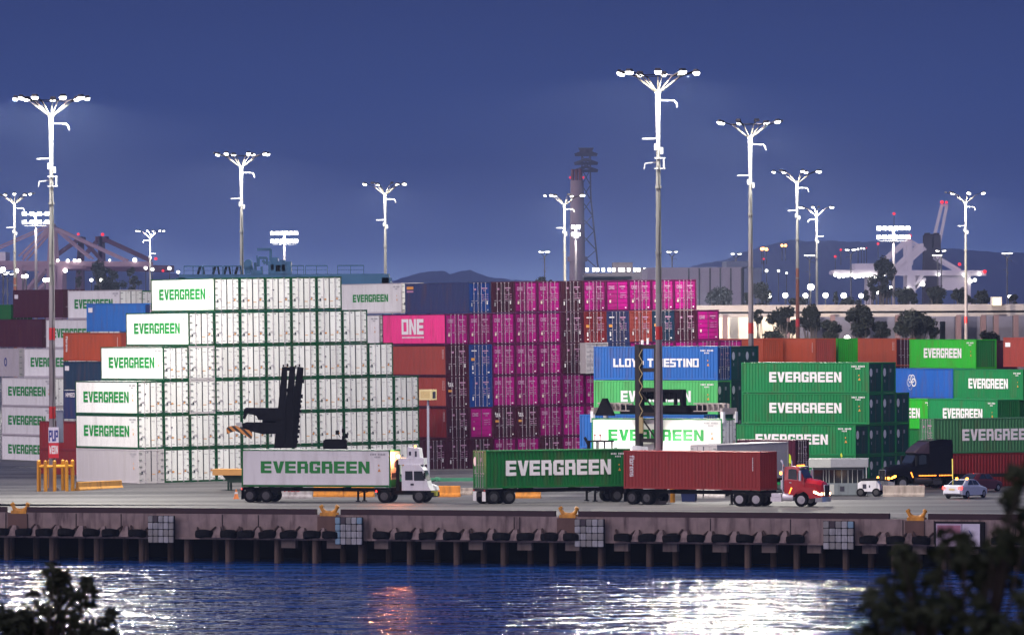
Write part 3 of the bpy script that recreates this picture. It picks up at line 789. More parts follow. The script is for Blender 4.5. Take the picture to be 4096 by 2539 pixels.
# ---- magenta stack
MG = 'containers in the big magenta and maroon stack'
K = {'g': ('mag', 'one', 'dry', 'magenta doors with ONE lettering'), 'n': ('mag', 'one', 'norod', 'magenta rodless doors with ONE lettering'), 'm': ('maroon', 'plain', 'dry', 'dark maroon container doors'),
     'x': ('maroon', 'tex', 'dry', 'maroon doors with white tex lettering'), 'b': ('blue', 'plain', 'dry', 'blue container doors'), 'v': ('navy', 'logo', 'dry', 'navy doors with orange square'), 'r': ('red', 'logo', 'dry', 'red container doors'),
     'o': ('brown', 'plain', 'dry', 'brown container doors'), 't': ('teal', 'logo', 'dry', 'dark teal doors with orange square'), 'k': ('blue', 'logo', 'dry', 'deep blue doors with orange square')}
grid = {5: (1, 'bmggmgnggg'), 4: (0, 'gggggmrvotmn'), 3: (0, 'mkgggmnvggggg'), 2: (0, 'xbggggggg'), 1: (0, 'mnxxgggg'), 0: (-1, 'mmmggmggg')}
for t_, (k0, st) in grid.items():
    for i, ch in enumerate(st):
        col, mk, en, nm = K[ch]; k = k0 + i
        kw = {}
        lb = '%s, %s from left in %s tier of magenta stack' % (nm, ON[i], TN[t_])
        if i == 0:  # sides and ends of one paint: face lighting put into two colours
            if t_ == 5: col = 'navy'; kw = dict(extra='orangelogo', endcolor='blue'); lb = 'navy container with orange mark on its side, leftmost in top tier of magenta stack'
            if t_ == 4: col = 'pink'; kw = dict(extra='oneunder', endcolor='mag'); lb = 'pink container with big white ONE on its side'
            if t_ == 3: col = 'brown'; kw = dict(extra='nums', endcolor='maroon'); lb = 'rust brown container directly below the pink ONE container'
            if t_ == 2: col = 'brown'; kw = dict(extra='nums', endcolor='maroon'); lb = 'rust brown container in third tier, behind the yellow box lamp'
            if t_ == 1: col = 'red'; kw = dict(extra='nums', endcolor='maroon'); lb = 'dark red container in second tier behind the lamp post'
        container(lb, MG, mc(k, t_), ma, col, framec='magframe' if col in ('mag', 'pink') else 'maroon' if (i == 0 and col in ('brown', 'red')) else None, end=en, mark=mk, tilt=TW, var=(k * 5 + t_) % 7, **kw)
container('light grey container with rounded corner just left of the blue lettered container', MG, mc(6, 3) + Vector((.1, -1.2, 0)), ma, 'greyw', end='dry', flat=True, mark=None, tilt=TW)
# ---- blue / light green stack behind the loader
LT = 30.5
lc, la = block(2872, 1929, 46.8, LT, 0.0, 'L')
LG = 'containers in the blue and green stack behind the loader'
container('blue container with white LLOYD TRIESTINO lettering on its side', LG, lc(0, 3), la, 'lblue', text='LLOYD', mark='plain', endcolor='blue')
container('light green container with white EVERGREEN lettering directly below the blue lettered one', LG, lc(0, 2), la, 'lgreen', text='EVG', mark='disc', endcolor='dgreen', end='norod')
container('blue corrugated container at left behind the raised white container, second tier', LG, lc(-1, 1), la, 'lblue', mark='plain')
container('blue corrugated container at left behind the raised white container, bottom tier', LG, lc(-1, 0), la, 'lblue', mark='plain')
for t_ in range(2): container('green container behind the raised white one, %s tier' % TN[t_], LG, lc(0, t_), la, 'dgreen', mark='disc', end='norod')
for k in (1, 2):
    for t_ in (3, 2, 1, 0):
        container('dark green doors with white discs, %s column right of the blue lettered container, %s tier' % (ON[k - 1], TN[t_]), LG, lc(k, t_), la, 'dgreen', mark='disc', end='norod')
# ---- green EVERGREEN stack
gc_, ga = block(3478, 1944, 47.6, LT, 0.0, 'L')
GG = 'green containers in the stack above the guard booth'
HS = 2.60
GL = {3: [0, 1], 2: [0, 1, 2], 1: [-1, 0, 1, 2], 0: [-1, 0, 1, 2]}
for t_, ks in GL.items():
    for i, k in enumerate(ks):
        if i == 0 and t_: lb = 'green container with white EVERGREEN side, %s tier above the guard booth' % ('top' if t_ == 3 else TN[t_])
        elif i == 0: lb = 'green container at the bottom of the stack behind the guard booth'
        else: lb = 'dark green doors with white discs, %s from lettered sides, %s tier above booth' % (ON[i - 1], ('top' if t_ == 3 else TN[t_]))
        container(lb, GG, gc_(k, t_, HS), ga, 'tgreen', hh=2.591, text='EVG' if i == 0 and t_ else None, mark='disc', end='norod', endcolor='dgreen')  # ends in a darker green than the side: their shade put into the paint
        if i == 0: container('dark green doors with white discs, next to the lettered side, %s tier of the stack above the booth' % ('top' if t_ == 3 else TN[t_]), GG, gc_(k, t_, HS), ga, 'dgreen', hh=2.591, mark='disc', end='norod') if False else None
# ---- far left stacks, seen side-on behind the first mast
BG = 'containers in the stepped stacks at the far left'
def single(lb, grp, xr, ytop, s, col, th=29, hh=2.896, typ='A', endcolor=None, **kw):
    "place by the top of the near vertical edge"
    Y = F / s; p = PX(xr, ytop, Y); p.z -= hh
    ang = R(90 + th) if typ == 'A' else R(180 - th)
    return container(lb, grp, p, ang, col, hh=hh, endcolor=endcolor, **kw)
for t_, xr, yt in ((5, 480, 1159), (4, 391, 1277), (3, 302, 1394), (2, 211, 1511), (1, 211, 1628), (0, 211, 1745)):
    single('white container with green EVERGREEN side, %s tier of the far left white stack' % TN[t_], BG, xr, yt, 40.3, 'white', flat=True, framec='greyw', end='reefer', text='EVW', mark=True, var=t_, tilt=.005)
single('white doors in the far left stack, right of the top tier lettered container', BG, 567, 1162, 39.4, 'white', flat=True, framec='green', end='reefer', mark=True, var=2)
for t_, xr, yt, c_ in ((5, 252, 1157, 'maroon'), (4, 166, 1276, 'maroon'), (3, 76, 1393, 'greyw')):
    lb = {5: 'dark maroon container side in the top tier at the far left', 4: 'dark maroon container side in the fifth tier touching the left edge', 3: 'grey container with a dark ring mark at the left edge'}[t_]
    o = single(lb, BG, xr, yt, 39.3, c_, flat=(t_ == 3), end='reefer' if t_ == 3 else 'dry', mark=None, endcolor='maroon' if t_ > 3 else None, extra='smallbox' if t_ == 5 else None)
    if t_ == 3:
        mr_ = MB(); rr = 16
        for k in range(rr):
            a, b_ = 2 * math.pi * k / rr, 2 * math.pi * (k + 1) / rr
            g = lambda r1, a_: (-2.8 + r1 * .75 * math.cos(a_), CW / 2 + .01, 1.5 + r1 * math.sin(a_))
            mr_.face([g(.28, a), g(.44, a), g(.44, b_), g(.28, b_)])
        mr_.build('ring_mark', TXB, o)
single('dark green container just visible at the left edge below the maroon ones', BG, 44, 1218, 38.5, 'green', mark=None)
HB = 2.591
CB = 'mixed containers between the first mast and the white stack'
single('blue container with small white box mark beside the top tiers of the white stack', CB, 577, 1212, 44.3, 'lblue', hh=HB, mark='plain', endcolor='navy', extra='smallbox')
single('orange container with vertical white script beside the white stack', CB, 482, 1331, 44.3, 'orange', hh=HB, mark=None, endcolor='brown', extra='vert')
single('dark slate blue container directly below the orange one', CB, 482, 1448, 44.3, 'teal', hh=HB, mark=None, extra='smallbox')
o = single('dark blue container with small white lettering, below the slate blue one', CB, 482, 1566, 44.3, 'navy', hh=HB, mark=None)
m = MB(); put_text(m, 'HMEO', (5.55, CW / 2 + .005, 2.0), (-1, 0, 0), (0, 0, 1), 1.9, .4); m.build('lettering', TXW, o)
single('dark red container in second tier behind the yellow post cage', CB, 385, 1690, 44.3, 'red', hh=HB, mark=None)
single('dark red container at ground level behind the yellow post cage', CB, 385, 1802, 44.3, 'red', hh=HB, mark=None)
# ---- right hand stacks
RG = 'containers in the stacks at the far right'
bt = dict(th=29.5)
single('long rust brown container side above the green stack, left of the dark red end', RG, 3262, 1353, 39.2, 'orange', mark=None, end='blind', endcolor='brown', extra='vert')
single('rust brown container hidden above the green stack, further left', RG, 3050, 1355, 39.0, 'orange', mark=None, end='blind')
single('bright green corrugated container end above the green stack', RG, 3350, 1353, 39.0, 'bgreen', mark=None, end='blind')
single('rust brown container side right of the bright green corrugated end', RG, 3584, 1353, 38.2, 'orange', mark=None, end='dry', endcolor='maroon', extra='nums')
for t_ in (2, 1): single('maroon container under the rust brown one, %s tier' % TN[t_], RG, 3584, 1353 + (3 - t_) * 111, 38.2, 'maroon', mark=None, end='dry')
single('bright green container with white EVERGREEN in the top tier at right', RG, 3903, 1357, 40.5, 'bgreen', mark=None, end='blind', endcolor='green', text='EVG')
single('dark maroon container end right of the bright green lettered container', RG, 3988, 1362, 39.9, 'maroon', mark=None, end='blind')
single('rust red container with a small white label, top right corner of the stacks', RG, 4290, 1350, 41.3, 'brown', mark=None, end='dry', extra='smallbox')
single('cobalt blue container with white knot emblem', RG, 3811, 1475, 41.2, 'cyanblue', mark=None, end='dry', endcolor='navy', extra='emblem')
single('green container with white EVERGREEN right of the blue emblem container', RG, 4092, 1478, 42.0, 'tgreen', mark=None, end='blind', text='EVG')
single('green container with partly hidden EVERGREEN below the blue emblem container', RG, 3738, 1596, 41.6, 'bgreen', mark=None, end='blind', text='EVG')
single('green container with white EVERGREEN below the blue emblem and right of the hidden one', RG, 3990, 1598, 42.4, 'tgreen', mark=None, end='blind', endcolor='green', text='EVG')
single('dark green blind end at the right, third tier', RG, 4078, 1600, 41.9, 'green', mark=None, end='blind')
for i, (x, s_) in enumerate(((3738, 41.6), (3990, 42.4), (4090, 42.0))):
    for t_ in (1, 0):
        single('green container hidden behind the front rows at right, stack %d, %s tier' % (i + 1, TN[t_]), RG, x, 1596 + (2 - t_) * 2.91 * s_, s_, 'green', mark=None, end='blind') if t_ else None
# front right: pale green lettered container with doors to its left, on a dark red one
FR = 'containers in the front stack at the right edge'
def singleS(lb, grp, xl, ytop, s, col, beta, hh=2.896, **kw):
    Y = F / s; p = PX(xl, ytop, Y); p.z -= hh
    return container(lb, grp, p, R(beta), col, hh=hh, side=-1, **kw)
singleS('pale green container with white EVERGREEN in front right, weathered, above the dark red one', FR, 3736, 1674, 48.4, 'sgreen', 26, mark='plain', end='dry', text='EVG')
singleS('dark red container on the ground behind the black sleeper lorry', FR, 3736, 1815, 48.4, 'red', 26, mark='plain', end='dry')
# ================================================================== LIGHT MASTS
LENS = emit('lamp_lens', (1.0, .97, .88), 12); LENSF = emit('far_lamp_lens', (1.0, .97, .88), 7)
HOUS = mat('lamp_housing', (.10, .10, .11), rough=.5, metal=.3)
POLEU = mat('mast_paint_pale', (.17, .17, .165), rough=.55, var=.15, scale=.6, stretch=6, dirt=(.12, .10, .10), dirt_amt=.5)
POLER = mat('mast_rust', (.16, .055, .035), rough=.8, var=.3, scale=.8, stretch=6, dirt=(.05, .03, .03), dirt_amt=.6)
POLEG = mat('mast_weathered', (.20, .18, .20), rough=.7, var=.3, scale=.8, stretch=6, dirt=(.08, .04, .04), dirt_amt=.6)
ARMP = mat('arm_steel', (.075, .07, .055), rough=.8, spec=.1)
ARMD = mat('arm_unlit_dark', (.012, .010, .012), rough=.9, spec=.05)  # outer arms and rings near black: their lack of light put into the colour
REDB = mat('red_band', (.42, .012, .015), rough=.5)
def mast(label, px, yt, s, lower='rust', zsplit=18.0, hook=1, n=8, light=3, power=1.0, flare=.235, seed=0, ring=2.9, lampsz=.50, second=False):
    Y = F / s; top = PX(px, yt, Y); x, zt = top.x, top.z
    rnd = random.Random(seed + 11)
    f = thing('light_mast', label, 'light mast', (x, Y, 0), 0, 'tall floodlight masts over the yard')
    lowm = {'rust': POLER, 'grey': POLEG}[lower]
    rb, rt = .31, .155
    rs = rb + (rt - rb) * zsplit / zt
    m = MB(); m.cyl((0, 0, 0), (0, 0, zsplit), rb, rs, n=14); m.box(-.5, .5, -.5, .5, 0, .25); m.build('lower_pole', lowm, f, smooth=False)
    m = MB(); m.cyl((0, 0, zsplit), (0, 0, zt - 5), rs, rt, n=14); m.cyl((0, 0, zt - 5), (0, 0, zt - 1.8), rt, flare * .8, n=14); m.cyl((0, 0, zt - 1.8), (0, 0, zt - 1.5), flare, flare * .9, n=14)
    for z in (zt - 9, zt - 14): m.cyl((0, 0, z), (0, 0, z + .18), rt + .09, n=14)
    m.build('upper_pole', POLEU, f)
    for z in ([13.0] + ([6.5] if second else [])):
        rr = rb + (rt - rb) * z / zt + .012; m = MB(); m.cyl((0, 0, z - .5), (0, 0, z + .5), rr, rr, n=14); m.build('band', REDB, f)
    m = MB(); zh = zt - 2.3
    m.bar((0, 0, zh), (hook * 1.25, 0, zh - .02), .10); m.bar((hook * 1.22, 0, zh), (hook * 1.42, 0, zh - .25), .10); m.bar((hook * 1.42, 0, zh - .2), (hook * 1.48, 0, zh - .55), .09)
    m.build('hook_arm', POLEU, f)
    m = MB(); z2 = zt - 5.2; m.bar((0, 0, z2), (-hook * 1.2, 0, z2 - .03), .12); m.box(-.3, -.1, -.3, -.1, z2 - .9, z2 - .4); m.box(.16, .38, -.25, -.05, z2 - 1.2, z2 - .7)
    if s > 45:
        z3 = zt - 7.1; m.bar((0, 0, z3 + .1), (-hook * 1.0, 0, z3), .09); m.bar((-hook * 1.0, 0, z3), (-hook * 1.08, 0, z3 - .45), .08)
        for zz in (z3 - .4, z3 + .4): m.bar((-.3, -.2, zz), (.55, -.2, zz), .10)
        m.bar((.42, -.2, z3 - .4), (.42, -.2, z3 + .4), .12)
    m.build('bracket', GALV, f)
    if s > 35:
        m = MB(); 
        for a_ in (.8, ): 
            for k in range(14):
                z0 = 2 + (zt - 9) * k / 14; z1 = 2 + (zt - 9) * (k + 1) / 14
                xo = .05 * math.sin(k * 1.7); xo2 = .05 * math.sin((k + 1) * 1.7)
                m.bar((.12 + xo, -(rb + .02), z0), (.12 + xo2, -(rb + .0), z1), .045)
        m.build('cable', STEELD, f)
    lamps = []
    for k in range(n):
        a_ = 2 * math.pi * (k + .35) / n + rnd.uniform(-.12, .12); ca, sa = math.cos(a_), math.sin(a_)
        m = MB(); 
        p0 = Vector((ca * flare * .8, sa * flare * .8, zt - 1.65)); p1 = Vector((ca * 1.7, sa * 1.7, zt - .52)); p2 = Vector((ca * ring, sa * ring, zt - .12))
        m.bar(p0, p0.lerp(p1, .75), .075); m.m = 1; m.bar(p0.lerp(p1, .75), p1, .075); m.bar(p1, p2, .07); m.build('arm', [ARMP, ARMD], f)
        if n >= 8 and s > 30: 
            m = MB(); a2 = 2 * math.pi * (k + 1.35) / n
            m.bar((ca * 1.9, sa * 1.9, zt - .42), (math.cos(a2) * 1.9, math.sin(a2) * 1.9, zt - .42), .06); m.build('ring', ARMD, f)
        # lamp head
        w = lampsz * rnd.uniform(.8, 1.15)
        lp = MB(); c_ = p2 + Vector((ca * .1, sa * .1, 0)); 
        rad = Vector((ca, sa, -.0)); tan = Vector((-sa, ca, 0)); up = Vector((0, 0, 1))
        def pt(a, b, c): return tuple(c_ + rad * a + tan * b + up * c)
        ring1 = [pt(-w * .3, -w * .5, -.12), pt(w * .45, -w * .5, -.05), pt(w * .45, w * .5, -.05), pt(-w * .3, w * .5, -.12)]
        ring2 = [pt(-w * .2, -w * .35, .14), pt(w * .3, -w * .35, .16), pt(w * .3, w * .35, .16), pt(-w * .2, w * .35, .14)]
        lp.loft([ring1, ring2]); L_ = lp.build('lamp', HOUS, f)
        if rnd.random() < .86:
            le = MB(); r3 = [pt(-w * .3, -w * .48, -.13), pt(w * .45, -w * .48, -.06), pt(w * .45, w * .48, -.06), pt(-w * .3, w * .48, -.13)]
            r4 = [pt(-w * .16, -w * .34, -.30), pt(w * .34, -w * .34, -.26), pt(w * .34, w * .34, -.26), pt(-w * .16, w * .34, -.30)]
            le.loft([r3, r4]); le.build('lens', LENS, L_)
    for k in range(light):
        a_ = 2 * math.pi * (k + .2) / max(1, light) + .6
        ld = bpy.data.lights.new('mast_light', 'SPOT'); ld.spot_size = R(174); ld.spot_blend = .08; lo = bpy.data.objects.new('mast_light', ld); COL.objects.link(lo); lo.parent = f
        lo.location = (math.cos(a_) * 3.3, math.sin(a_) * 3.3, zt - .45) if light > 1 else (0, -1.5, zt - .5)
        ld.energy = 36000 * MASTW * power * (3.0 / max(1, light)); ld.shadow_soft_size = .45; ld.color = (1.0, .94, .82)
    return f
mast('tall mast at far left carrying a red and white sign', 204, 383, 48.3, 'grey', 17, n=9, power=2.2, seed=1, second=True)
mast('tallest mast, in front of the blue lettered container', 2631, 281, 52.5, 'grey', 16, n=10, power=1.5, seed=2)
mast('mast behind the left half of the white stack', 965, 609, 35.5, 'rust', 19, power=1.2, seed=3)
mast('mast above the joint of white and pink containers', 1540, 730, 28.7, 'rust', 18.5, n=8, light=2, seed=4)
mast('mast just left of the round chimney', 2258, 776, 26.0, 'grey', 15, n=7, light=2, seed=5)
mast('second tallest mast, right of the magenta stack', 3000, 480, 42.5, 'grey', 21, n=8, power=1.3, seed=6)
mast('mast with rusty lower half at right of the magenta stack', 3188, 680, 31.1, 'rust', 20, n=7, light=2, seed=7)
mast('slim grey mast just right of the rusty one', 3266, 824, 23.2, 'grey', 16, n=6, light=1, hook=-1, seed=8)
mast('mast at the right in front of the white crane', 3862, 767, 26.2, 'grey', 19, n=7, light=2, seed=9)
mast('small mast above the first EVERGREEN container of the white stack', 600, 919, 18.3, 'grey', 16, n=6, light=1, hook=-1, seed=10)
mast('mast at the left edge above the maroon container', 58, 771, 26.6, 'rust', 20, n=7, light=2, seed=12)
k = 0
for px, yt, w_ in ((2178, 1004, 'left of the chimney behind the magenta stack'), (2688, 1004, 'right of the tallest mast'), (2944, 1012, 'above the grey warehouse'), (3238, 1018, 'between the rusty mast and the hill'), (3403, 996, 'left of the white crane trestle'),
                   (3765, 1000, 'in front of the raised crane booms'), (3750, 1018, 'just left of the one before the crane booms'), (4028, 1010, 'near the right edge'), (13, 1085, 'at the left edge low above the stacks'), (30, 1092, 'second at the left edge low above the stacks')):
    mast('small distant mast ' + w_, px, yt, 13.2 if k < 8 else 14, 'grey', 12, n=4, light=0, ring=1.1, lampsz=1.1, seed=20 + k, flare=.3, hook=1 if k % 2 else -1); k += 1
# --- floodlight towers with double rows of lamps
def flood_tower(label, px, yt, s, w=5.4, ncol=6, light=1, power=.8, dim=0):
    Y = F / s; top = PX(px, yt, Y); f = thing('floodlight_tower', label, 'floodlight tower', (top.x, Y, 0), 0, 'floodlight towers with twin lamp rows'); zt = top.z
    m = MB(); m.cyl((0, 0, 0), (0, 0, zt - 1), .42, .25, n=12); m.build('pole', POLEG, f)
    m = MB(); m.box(-w / 2, w / 2, -.12, .12, zt - 2.2, zt - 2.0); m.box(-w / 2, w / 2, -.12, .12, zt - .4, zt - .2); m.box(-.15, .15, -.12, .12, zt - 2.4, zt)
    m.box(-w / 2, w / 2, -.7, .7, zt - 2.75, zt - 2.65); m.build('lamp_rack', HOUS, f)
    for r_ in range(2):
        for c_ in range(ncol):
            x = -w / 2 + w * c_ / (ncol - 1); z = zt - 1.95 + r_ * 1.8
            m = MB(); m.loft([[(x - .4, -.3, z - .35), (x + .4, -.3, z - .35), (x + .4, -.3, z + .35), (x - .4, -.3, z + .35)], [(x - .2, .2, z - .15), (x + .2, .2, z - .15), (x + .2, .2, z + .2), (x - .2, .2, z + .2)]])
            L_ = m.build('lamp', HOUS, f)
            m = MB(); m.loft([[(x - .42, -.31, z - .36), (x + .42, -.31, z - .36), (x + .42, -.31, z + .36), (x - .42, -.31, z + .36)], [(x - .28, -.5, z - .25), (x + .28, -.5, z - .25), (x + .28, -.5, z + .2), (x - .28, -.5, z + .2)]])
            m.build('lens', LENS, L_)
    for i in range(light):
        ld = bpy.data.lights.new('tower_light', 'POINT'); lo = bpy.data.objects.new('tower_light', ld); COL.objects.link(lo); lo.parent = f
        lo.location = (0, -1.8, zt - 1); ld.energy = 60000 * MASTW * power; ld.shadow_soft_size = 1.0; ld.color = (1, .95, .84)
    return f
flood_tower('blazing floodlight tower behind the blue gantry crane', 1137, 930, 17.5)
flood_tower('blazing floodlight tower above the right trees', 3573, 910, 20, w=5.8)
flood_tower('small floodlight tower in front of the chimney', 2303, 905, 17, w=1.2, ncol=2)
flood_tower('floodlight tower left of the first mast', 143, 852, 19, w=4.8, ncol=4)

# ================================================================== DISTANT THINGS
hillm = mat('hill_scrub_hazed', (.055, .075, .13), rough=1, var=.3, scale=.004)  # scrub tone lifted towards blue, distance haze put into the colour
def ridge(name, pts, Y, depth, hid=None):
    m = MB(); rnd = random.Random(len(pts)); P3 = []
    for (x0, y0), (x1, y1) in zip(pts, pts[1:]):
        nseg = max(1, int(abs(x1 - x0) / 14))
        for k in range(nseg):
            a_ = k / nseg; P3.append(PX(x0 + (x1 - x0) * a_, y0 + (y1 - y0) * a_ + rnd.uniform(-3, 3), Y))
    P3.append(PX(*pts[-1], Y))
    for a, b_ in zip(P3, P3[1:]):
        f1, f2 = Vector((a.x, Y - depth, 0)), Vector((b_.x, Y - depth, 0)); g1, g2 = Vector((a.x, Y + depth, 0)), Vector((b_.x, Y + depth, 0))
        m1, m2 = (a + f1) / 2 + Vector((0, -depth * .1, (a.z) * .12)), (b_ + f2) / 2 + Vector((0, -depth * .1, b_.z * .12))
        m.face([f1, f2, m2, m1]); m.face([m1, m2, b_, a]); m.face([a, b_, g2, g1])
    o = m.build(name, hillm); tag(o, kind='structure'); return o
ridge('hills', [(2500, 1140), (2700, 1085), (2790, 1058), (2900, 1040), (2960, 1010), (3050, 985), (3150, 960), (3240, 966), (3300, 962), (3420, 968), (3560, 964), (3700, 985), (3850, 1000), (4096, 1012), (4400, 1040)], 20000, 1500)
ridge('hills', [(1560, 1130), (1640, 1100), (1680, 1092), (1760, 1080), (1800, 1095), (1880, 1078), (1930, 1100), (2020, 1118), (2300, 1130), (2560, 1135)], 19000, 900)
ridge('hills', [(-400, 1060), (0, 1092), (300, 1070), (480, 1062), (640, 1078), (760, 1110), (1500, 1125), (1700, 1130)], 19500, 900)
# chimney
Yc = 3000.0; c0 = PX(2308, 722, Yc); f = thing('chimney', 'tall round concrete chimney with flues on top in front of the dark pylon', 'chimney', (c0.x, Yc, 0))
chm = mat('chimney_concrete', (.30, .24, .26), rough=.9, var=.12, scale=.05)
zc = c0.z; m = MB(); m.cyl((0, 0, 0), (0, 0, zc), 4.2, 3.05, n=24); m.cyl((0, 0, 15 + (1240 - 1040) * Yc / F - 1), (0, 0, 15 + (1240 - 1040) * Yc / F + 1.2), 4.6, n=24); m.build('shaft', chm, f)
for dx in (-2.0, -.3, 1.4):
    m = MB(); m.cyl((dx, -.6, zc - .5), (dx, -.6, zc + 5.2), .75, n=12); m.build('flue', mat('flue_rust', (.16, .06, .06), rough=.8), f)
RLAMP = emit('red_warning_lamp', (1.0, .02, .03), 1.6)
for dx in (-3.2, 3.0):
    m = MB(); m.cyl((dx, -.8, zc + .8), (dx, -.8, zc + 1.8), .3, n=8); m.build('warning_lamp', RLAMP, f)
# pylon
Yp = 3400.0; pb = PX(2344, 592, Yp); f = thing('pylon', 'tall dark lattice pylon with four crossarms behind the chimney', 'pylon', (pb.x, Yp, 0)); zt = pb.z
lat = mat('pylon_steel', (.06, .06, .09), rough=.8)
m = MB(); k_ = Yp / F
def hw(z): return 2.2 + 7.5 * max(0, 1 - z / (zt * .75))
zz = [0, 12, 24, 36, 46, 56, 64, 72, 80, 88, zt - 4]
for a, b_ in zip(zz, zz[1:]):
    for sx_ in (-1, 1):
        for sy in (-1, 1):
            m.bar((sx_ * hw(a) + (8 if False else 0) * 0, sy * hw(a), a), (sx_ * hw(b_), sy * hw(b_), b_), .7)
            m.bar((sx_ * hw(a), sy * hw(a), a), (-sx_ * hw(b_), sy * hw(b_), b_), .35)
m.build('lattice_body', lat, f)
for yq, half in ((620, 44), (655, 46), (684, 46)):
    z = PX(2344, yq, Yp).z; w = half * k_
    m = MB()
    for sy in (-1.6, 1.6):
        m.bar((-w, sy * .3, z), (0, sy, z + 2.2), 1.4); m.bar((w, sy * .3, z), (0, sy, z + 2.2), 1.4); m.bar((-w, sy * .3, z), (w, sy * .3, z), 1.4)
    m.build('crossarm', lat, f)
w = 31 * k_; m = MB(); m.loft([[(-w * .6, -2, zt - 3.5), (w * .6, -2, zt - 3.5), (w * .6, 2, zt - 3.5), (-w * .6, 2, zt - 3.5)], [(-w, -2, zt), (w, -2, zt), (w, 2, zt), (-w, 2, zt)]]); m.build('crossarm', lat, f)
# far plant with a row of lamps
Yf = 1900.0; f = thing('industrial_shed', 'long low plant building with a row of bright lamps right of the chimney', 'building', (0, Yf, 0))
def boxpx(m, x0, x1, y0, y1, Y, d, zmin=None):
    a = PX(x0, y0, Y); b_ = PX(x1, y1, Y); z0 = b_.z if zmin is None else zmin
    m.box(a.x, b_.x, 0, d, z0, a.z)
shedm = mat('far_plant_wall', (.17, .15, .17), rough=.9, var=.25, scale=.15)
m = MB(); boxpx(m, 2335, 2590, 1092, 1200, Yf, 30, 0); boxpx(m, 2450, 2530, 1050, 1092, Yf + 5, 18); boxpx(m, 2540, 2600, 1072, 1092, Yf + 5, 18); boxpx(m, 2330, 2528, 1106, 1200, Yf - 6, 6, 0); m.build('wall', shedm, f)
for i, px in enumerate((2348, 2375, 2390, 2413, 2437, 2454, 2479, 2492, 2514, 2539, 2554, 2579, 2594, 2608)):
    p = PX(px, 1079, Yf); m = MB(); m.cyl((p.x, -3, p.z - .5), (p.x, -3, p.z + .5), .42, n=8); m.build('lamp', LENSF, f)
# grey warehouse
Yw = 1350.0; f = thing('warehouse', 'large grey-violet warehouse with vertical panel joints behind the right end of the magenta stack', 'warehouse', (0, Yw, 0))
whm = mat('warehouse_cladding', (.26, .23, .29), rough=.7, var=.08, scale=.1); whd = mat('warehouse_cladding_dark', (.10, .12, .20), rough=.7, var=.1, scale=.1)
m = MB(); boxpx(m, 2590, 2970, 1070, 1300, Yw, 60, 0); m.build('wall', whm, f)
m = MB(); boxpx(m, 2974, 3046, 1072, 1300, Yw + 2, 50, 0); boxpx(m, 2900, 2995, 1046, 1069, Yw + 10, 30); m.build('wall', whd, f)
m = MB()
for px in (2755, 2797, 2840, 2881, 2923, 2966): 
    a = PX(px, 1072, Yw); m.box(a.x - .15, a.x + .15, -.12, 0, 0, a.z)
m.build('panel_joint', GASK, f)
# viaduct and pale sheds beneath
Yv = 1000.0; f = thing('viaduct', 'long concrete viaduct with pale lit left end behind the right trees', 'viaduct', (0, Yv, 0))
via = mat('viaduct_concrete', (.15, .135, .15), rough=.85, var=.2, scale=.2, dirt=(.2, .17, .15), dirt_amt=.5)
m = MB(); boxpx(m, 2600, 4500, 1222, 1248, Yv - 6, 14); boxpx(m, 2600, 4500, 1248, 1262, Yv - 4, 10); m.build('deck', via, f)
for px in (2650, 2900, 3150, 3330, 3590, 3833, 3932, 3983, 4062, 4140):
    a = PX(px, 1262, Yv); m = MB(); m.box(a.x - .35, a.x + .35, -1.5, 1.5, 0, a.z + .1); m.build('column', mat('column_stained', (.07, .04, .05), rough=.9), f)
f = thing('storage_shed', 'wide pale shed wall under the viaduct, brightly lit at its left', 'shed', (0, Yv + 18, 0))
m = MB(); boxpx(m, 3190, 3920, 1240, 1400, Yv + 22, 30, 0); m.build('wall', mat('shed_wall_unlit', (.065, .062, .105), rough=.7), f)  # unlit right stretch of the wall, its dimness put into the colour
m = MB(); boxpx(m, 2700, 3190, 1240, 1400, Yv + 18, 30, 0); m.build('wall', mat('shed_wall_lit', (.55, .50, .45), rough=.7, var=.06, scale=.2), f)  # lit left stretch of the same wall, brightness put into the paler colour
m = MB(); boxpx(m, 3935, 4450, 1262, 1400, Yv + 24, 30, 0); m.build('wall', mat('shed_wall_unlit', (.065, .062, .105), rough=.7), f)
m = MB(); 
for px in (3290, 3430, 3760): boxpx(m, px, px + 22, 1285, 1400, Yv + 17.8, .3, 0)
m.build('door', mat('shed_door', (.2, .2, .27), rough=.6), f)
p = PX(3985, 1188, Yv); f = thing('viaduct_box', 'small cream container standing on the viaduct near the right edge', 'container', (p.x, Yv, PX(3985, 1222, Yv).z), 0)
m = MB(); m.box(-.75, .75, -1, 1.2, 0, 1.3); m.build('body', UNITM, f); m = MB(); m.box(-.8, -.7, -1.05, 1.25, 0, 1.35); m.box(.7, .8, -1.05, 1.25, 0, 1.35); m.build('frame', POLEG, f)
# floodlight that washes the wall (hidden behind the magenta stack)
p = PX(2770, 1300, 985); f = thing('wall_floodlight', 'floodlight hidden behind the magenta stack washing the pale shed wall', 'floodlight', (p.x, 950, 0))
m = MB(); m.cyl((0, 0, 0), (0, 0, 11), .15, .1, n=8); m.build('pole', POLEG, f); m = MB(); m.box(-.4, .4, -.2, .3, 10.6, 11.1); m.build('lamp', LENSF, f)
ld = bpy.data.lights.new('wash_light', 'POINT'); lo = bpy.data.objects.new('wash_light', ld); COL.objects.link(lo); lo.parent = f; lo.location = (0, .8, 10.8); ld.energy = 420000; ld.color = (1, .84, .62); ld.shadow_soft_size = .4
WASH = ld
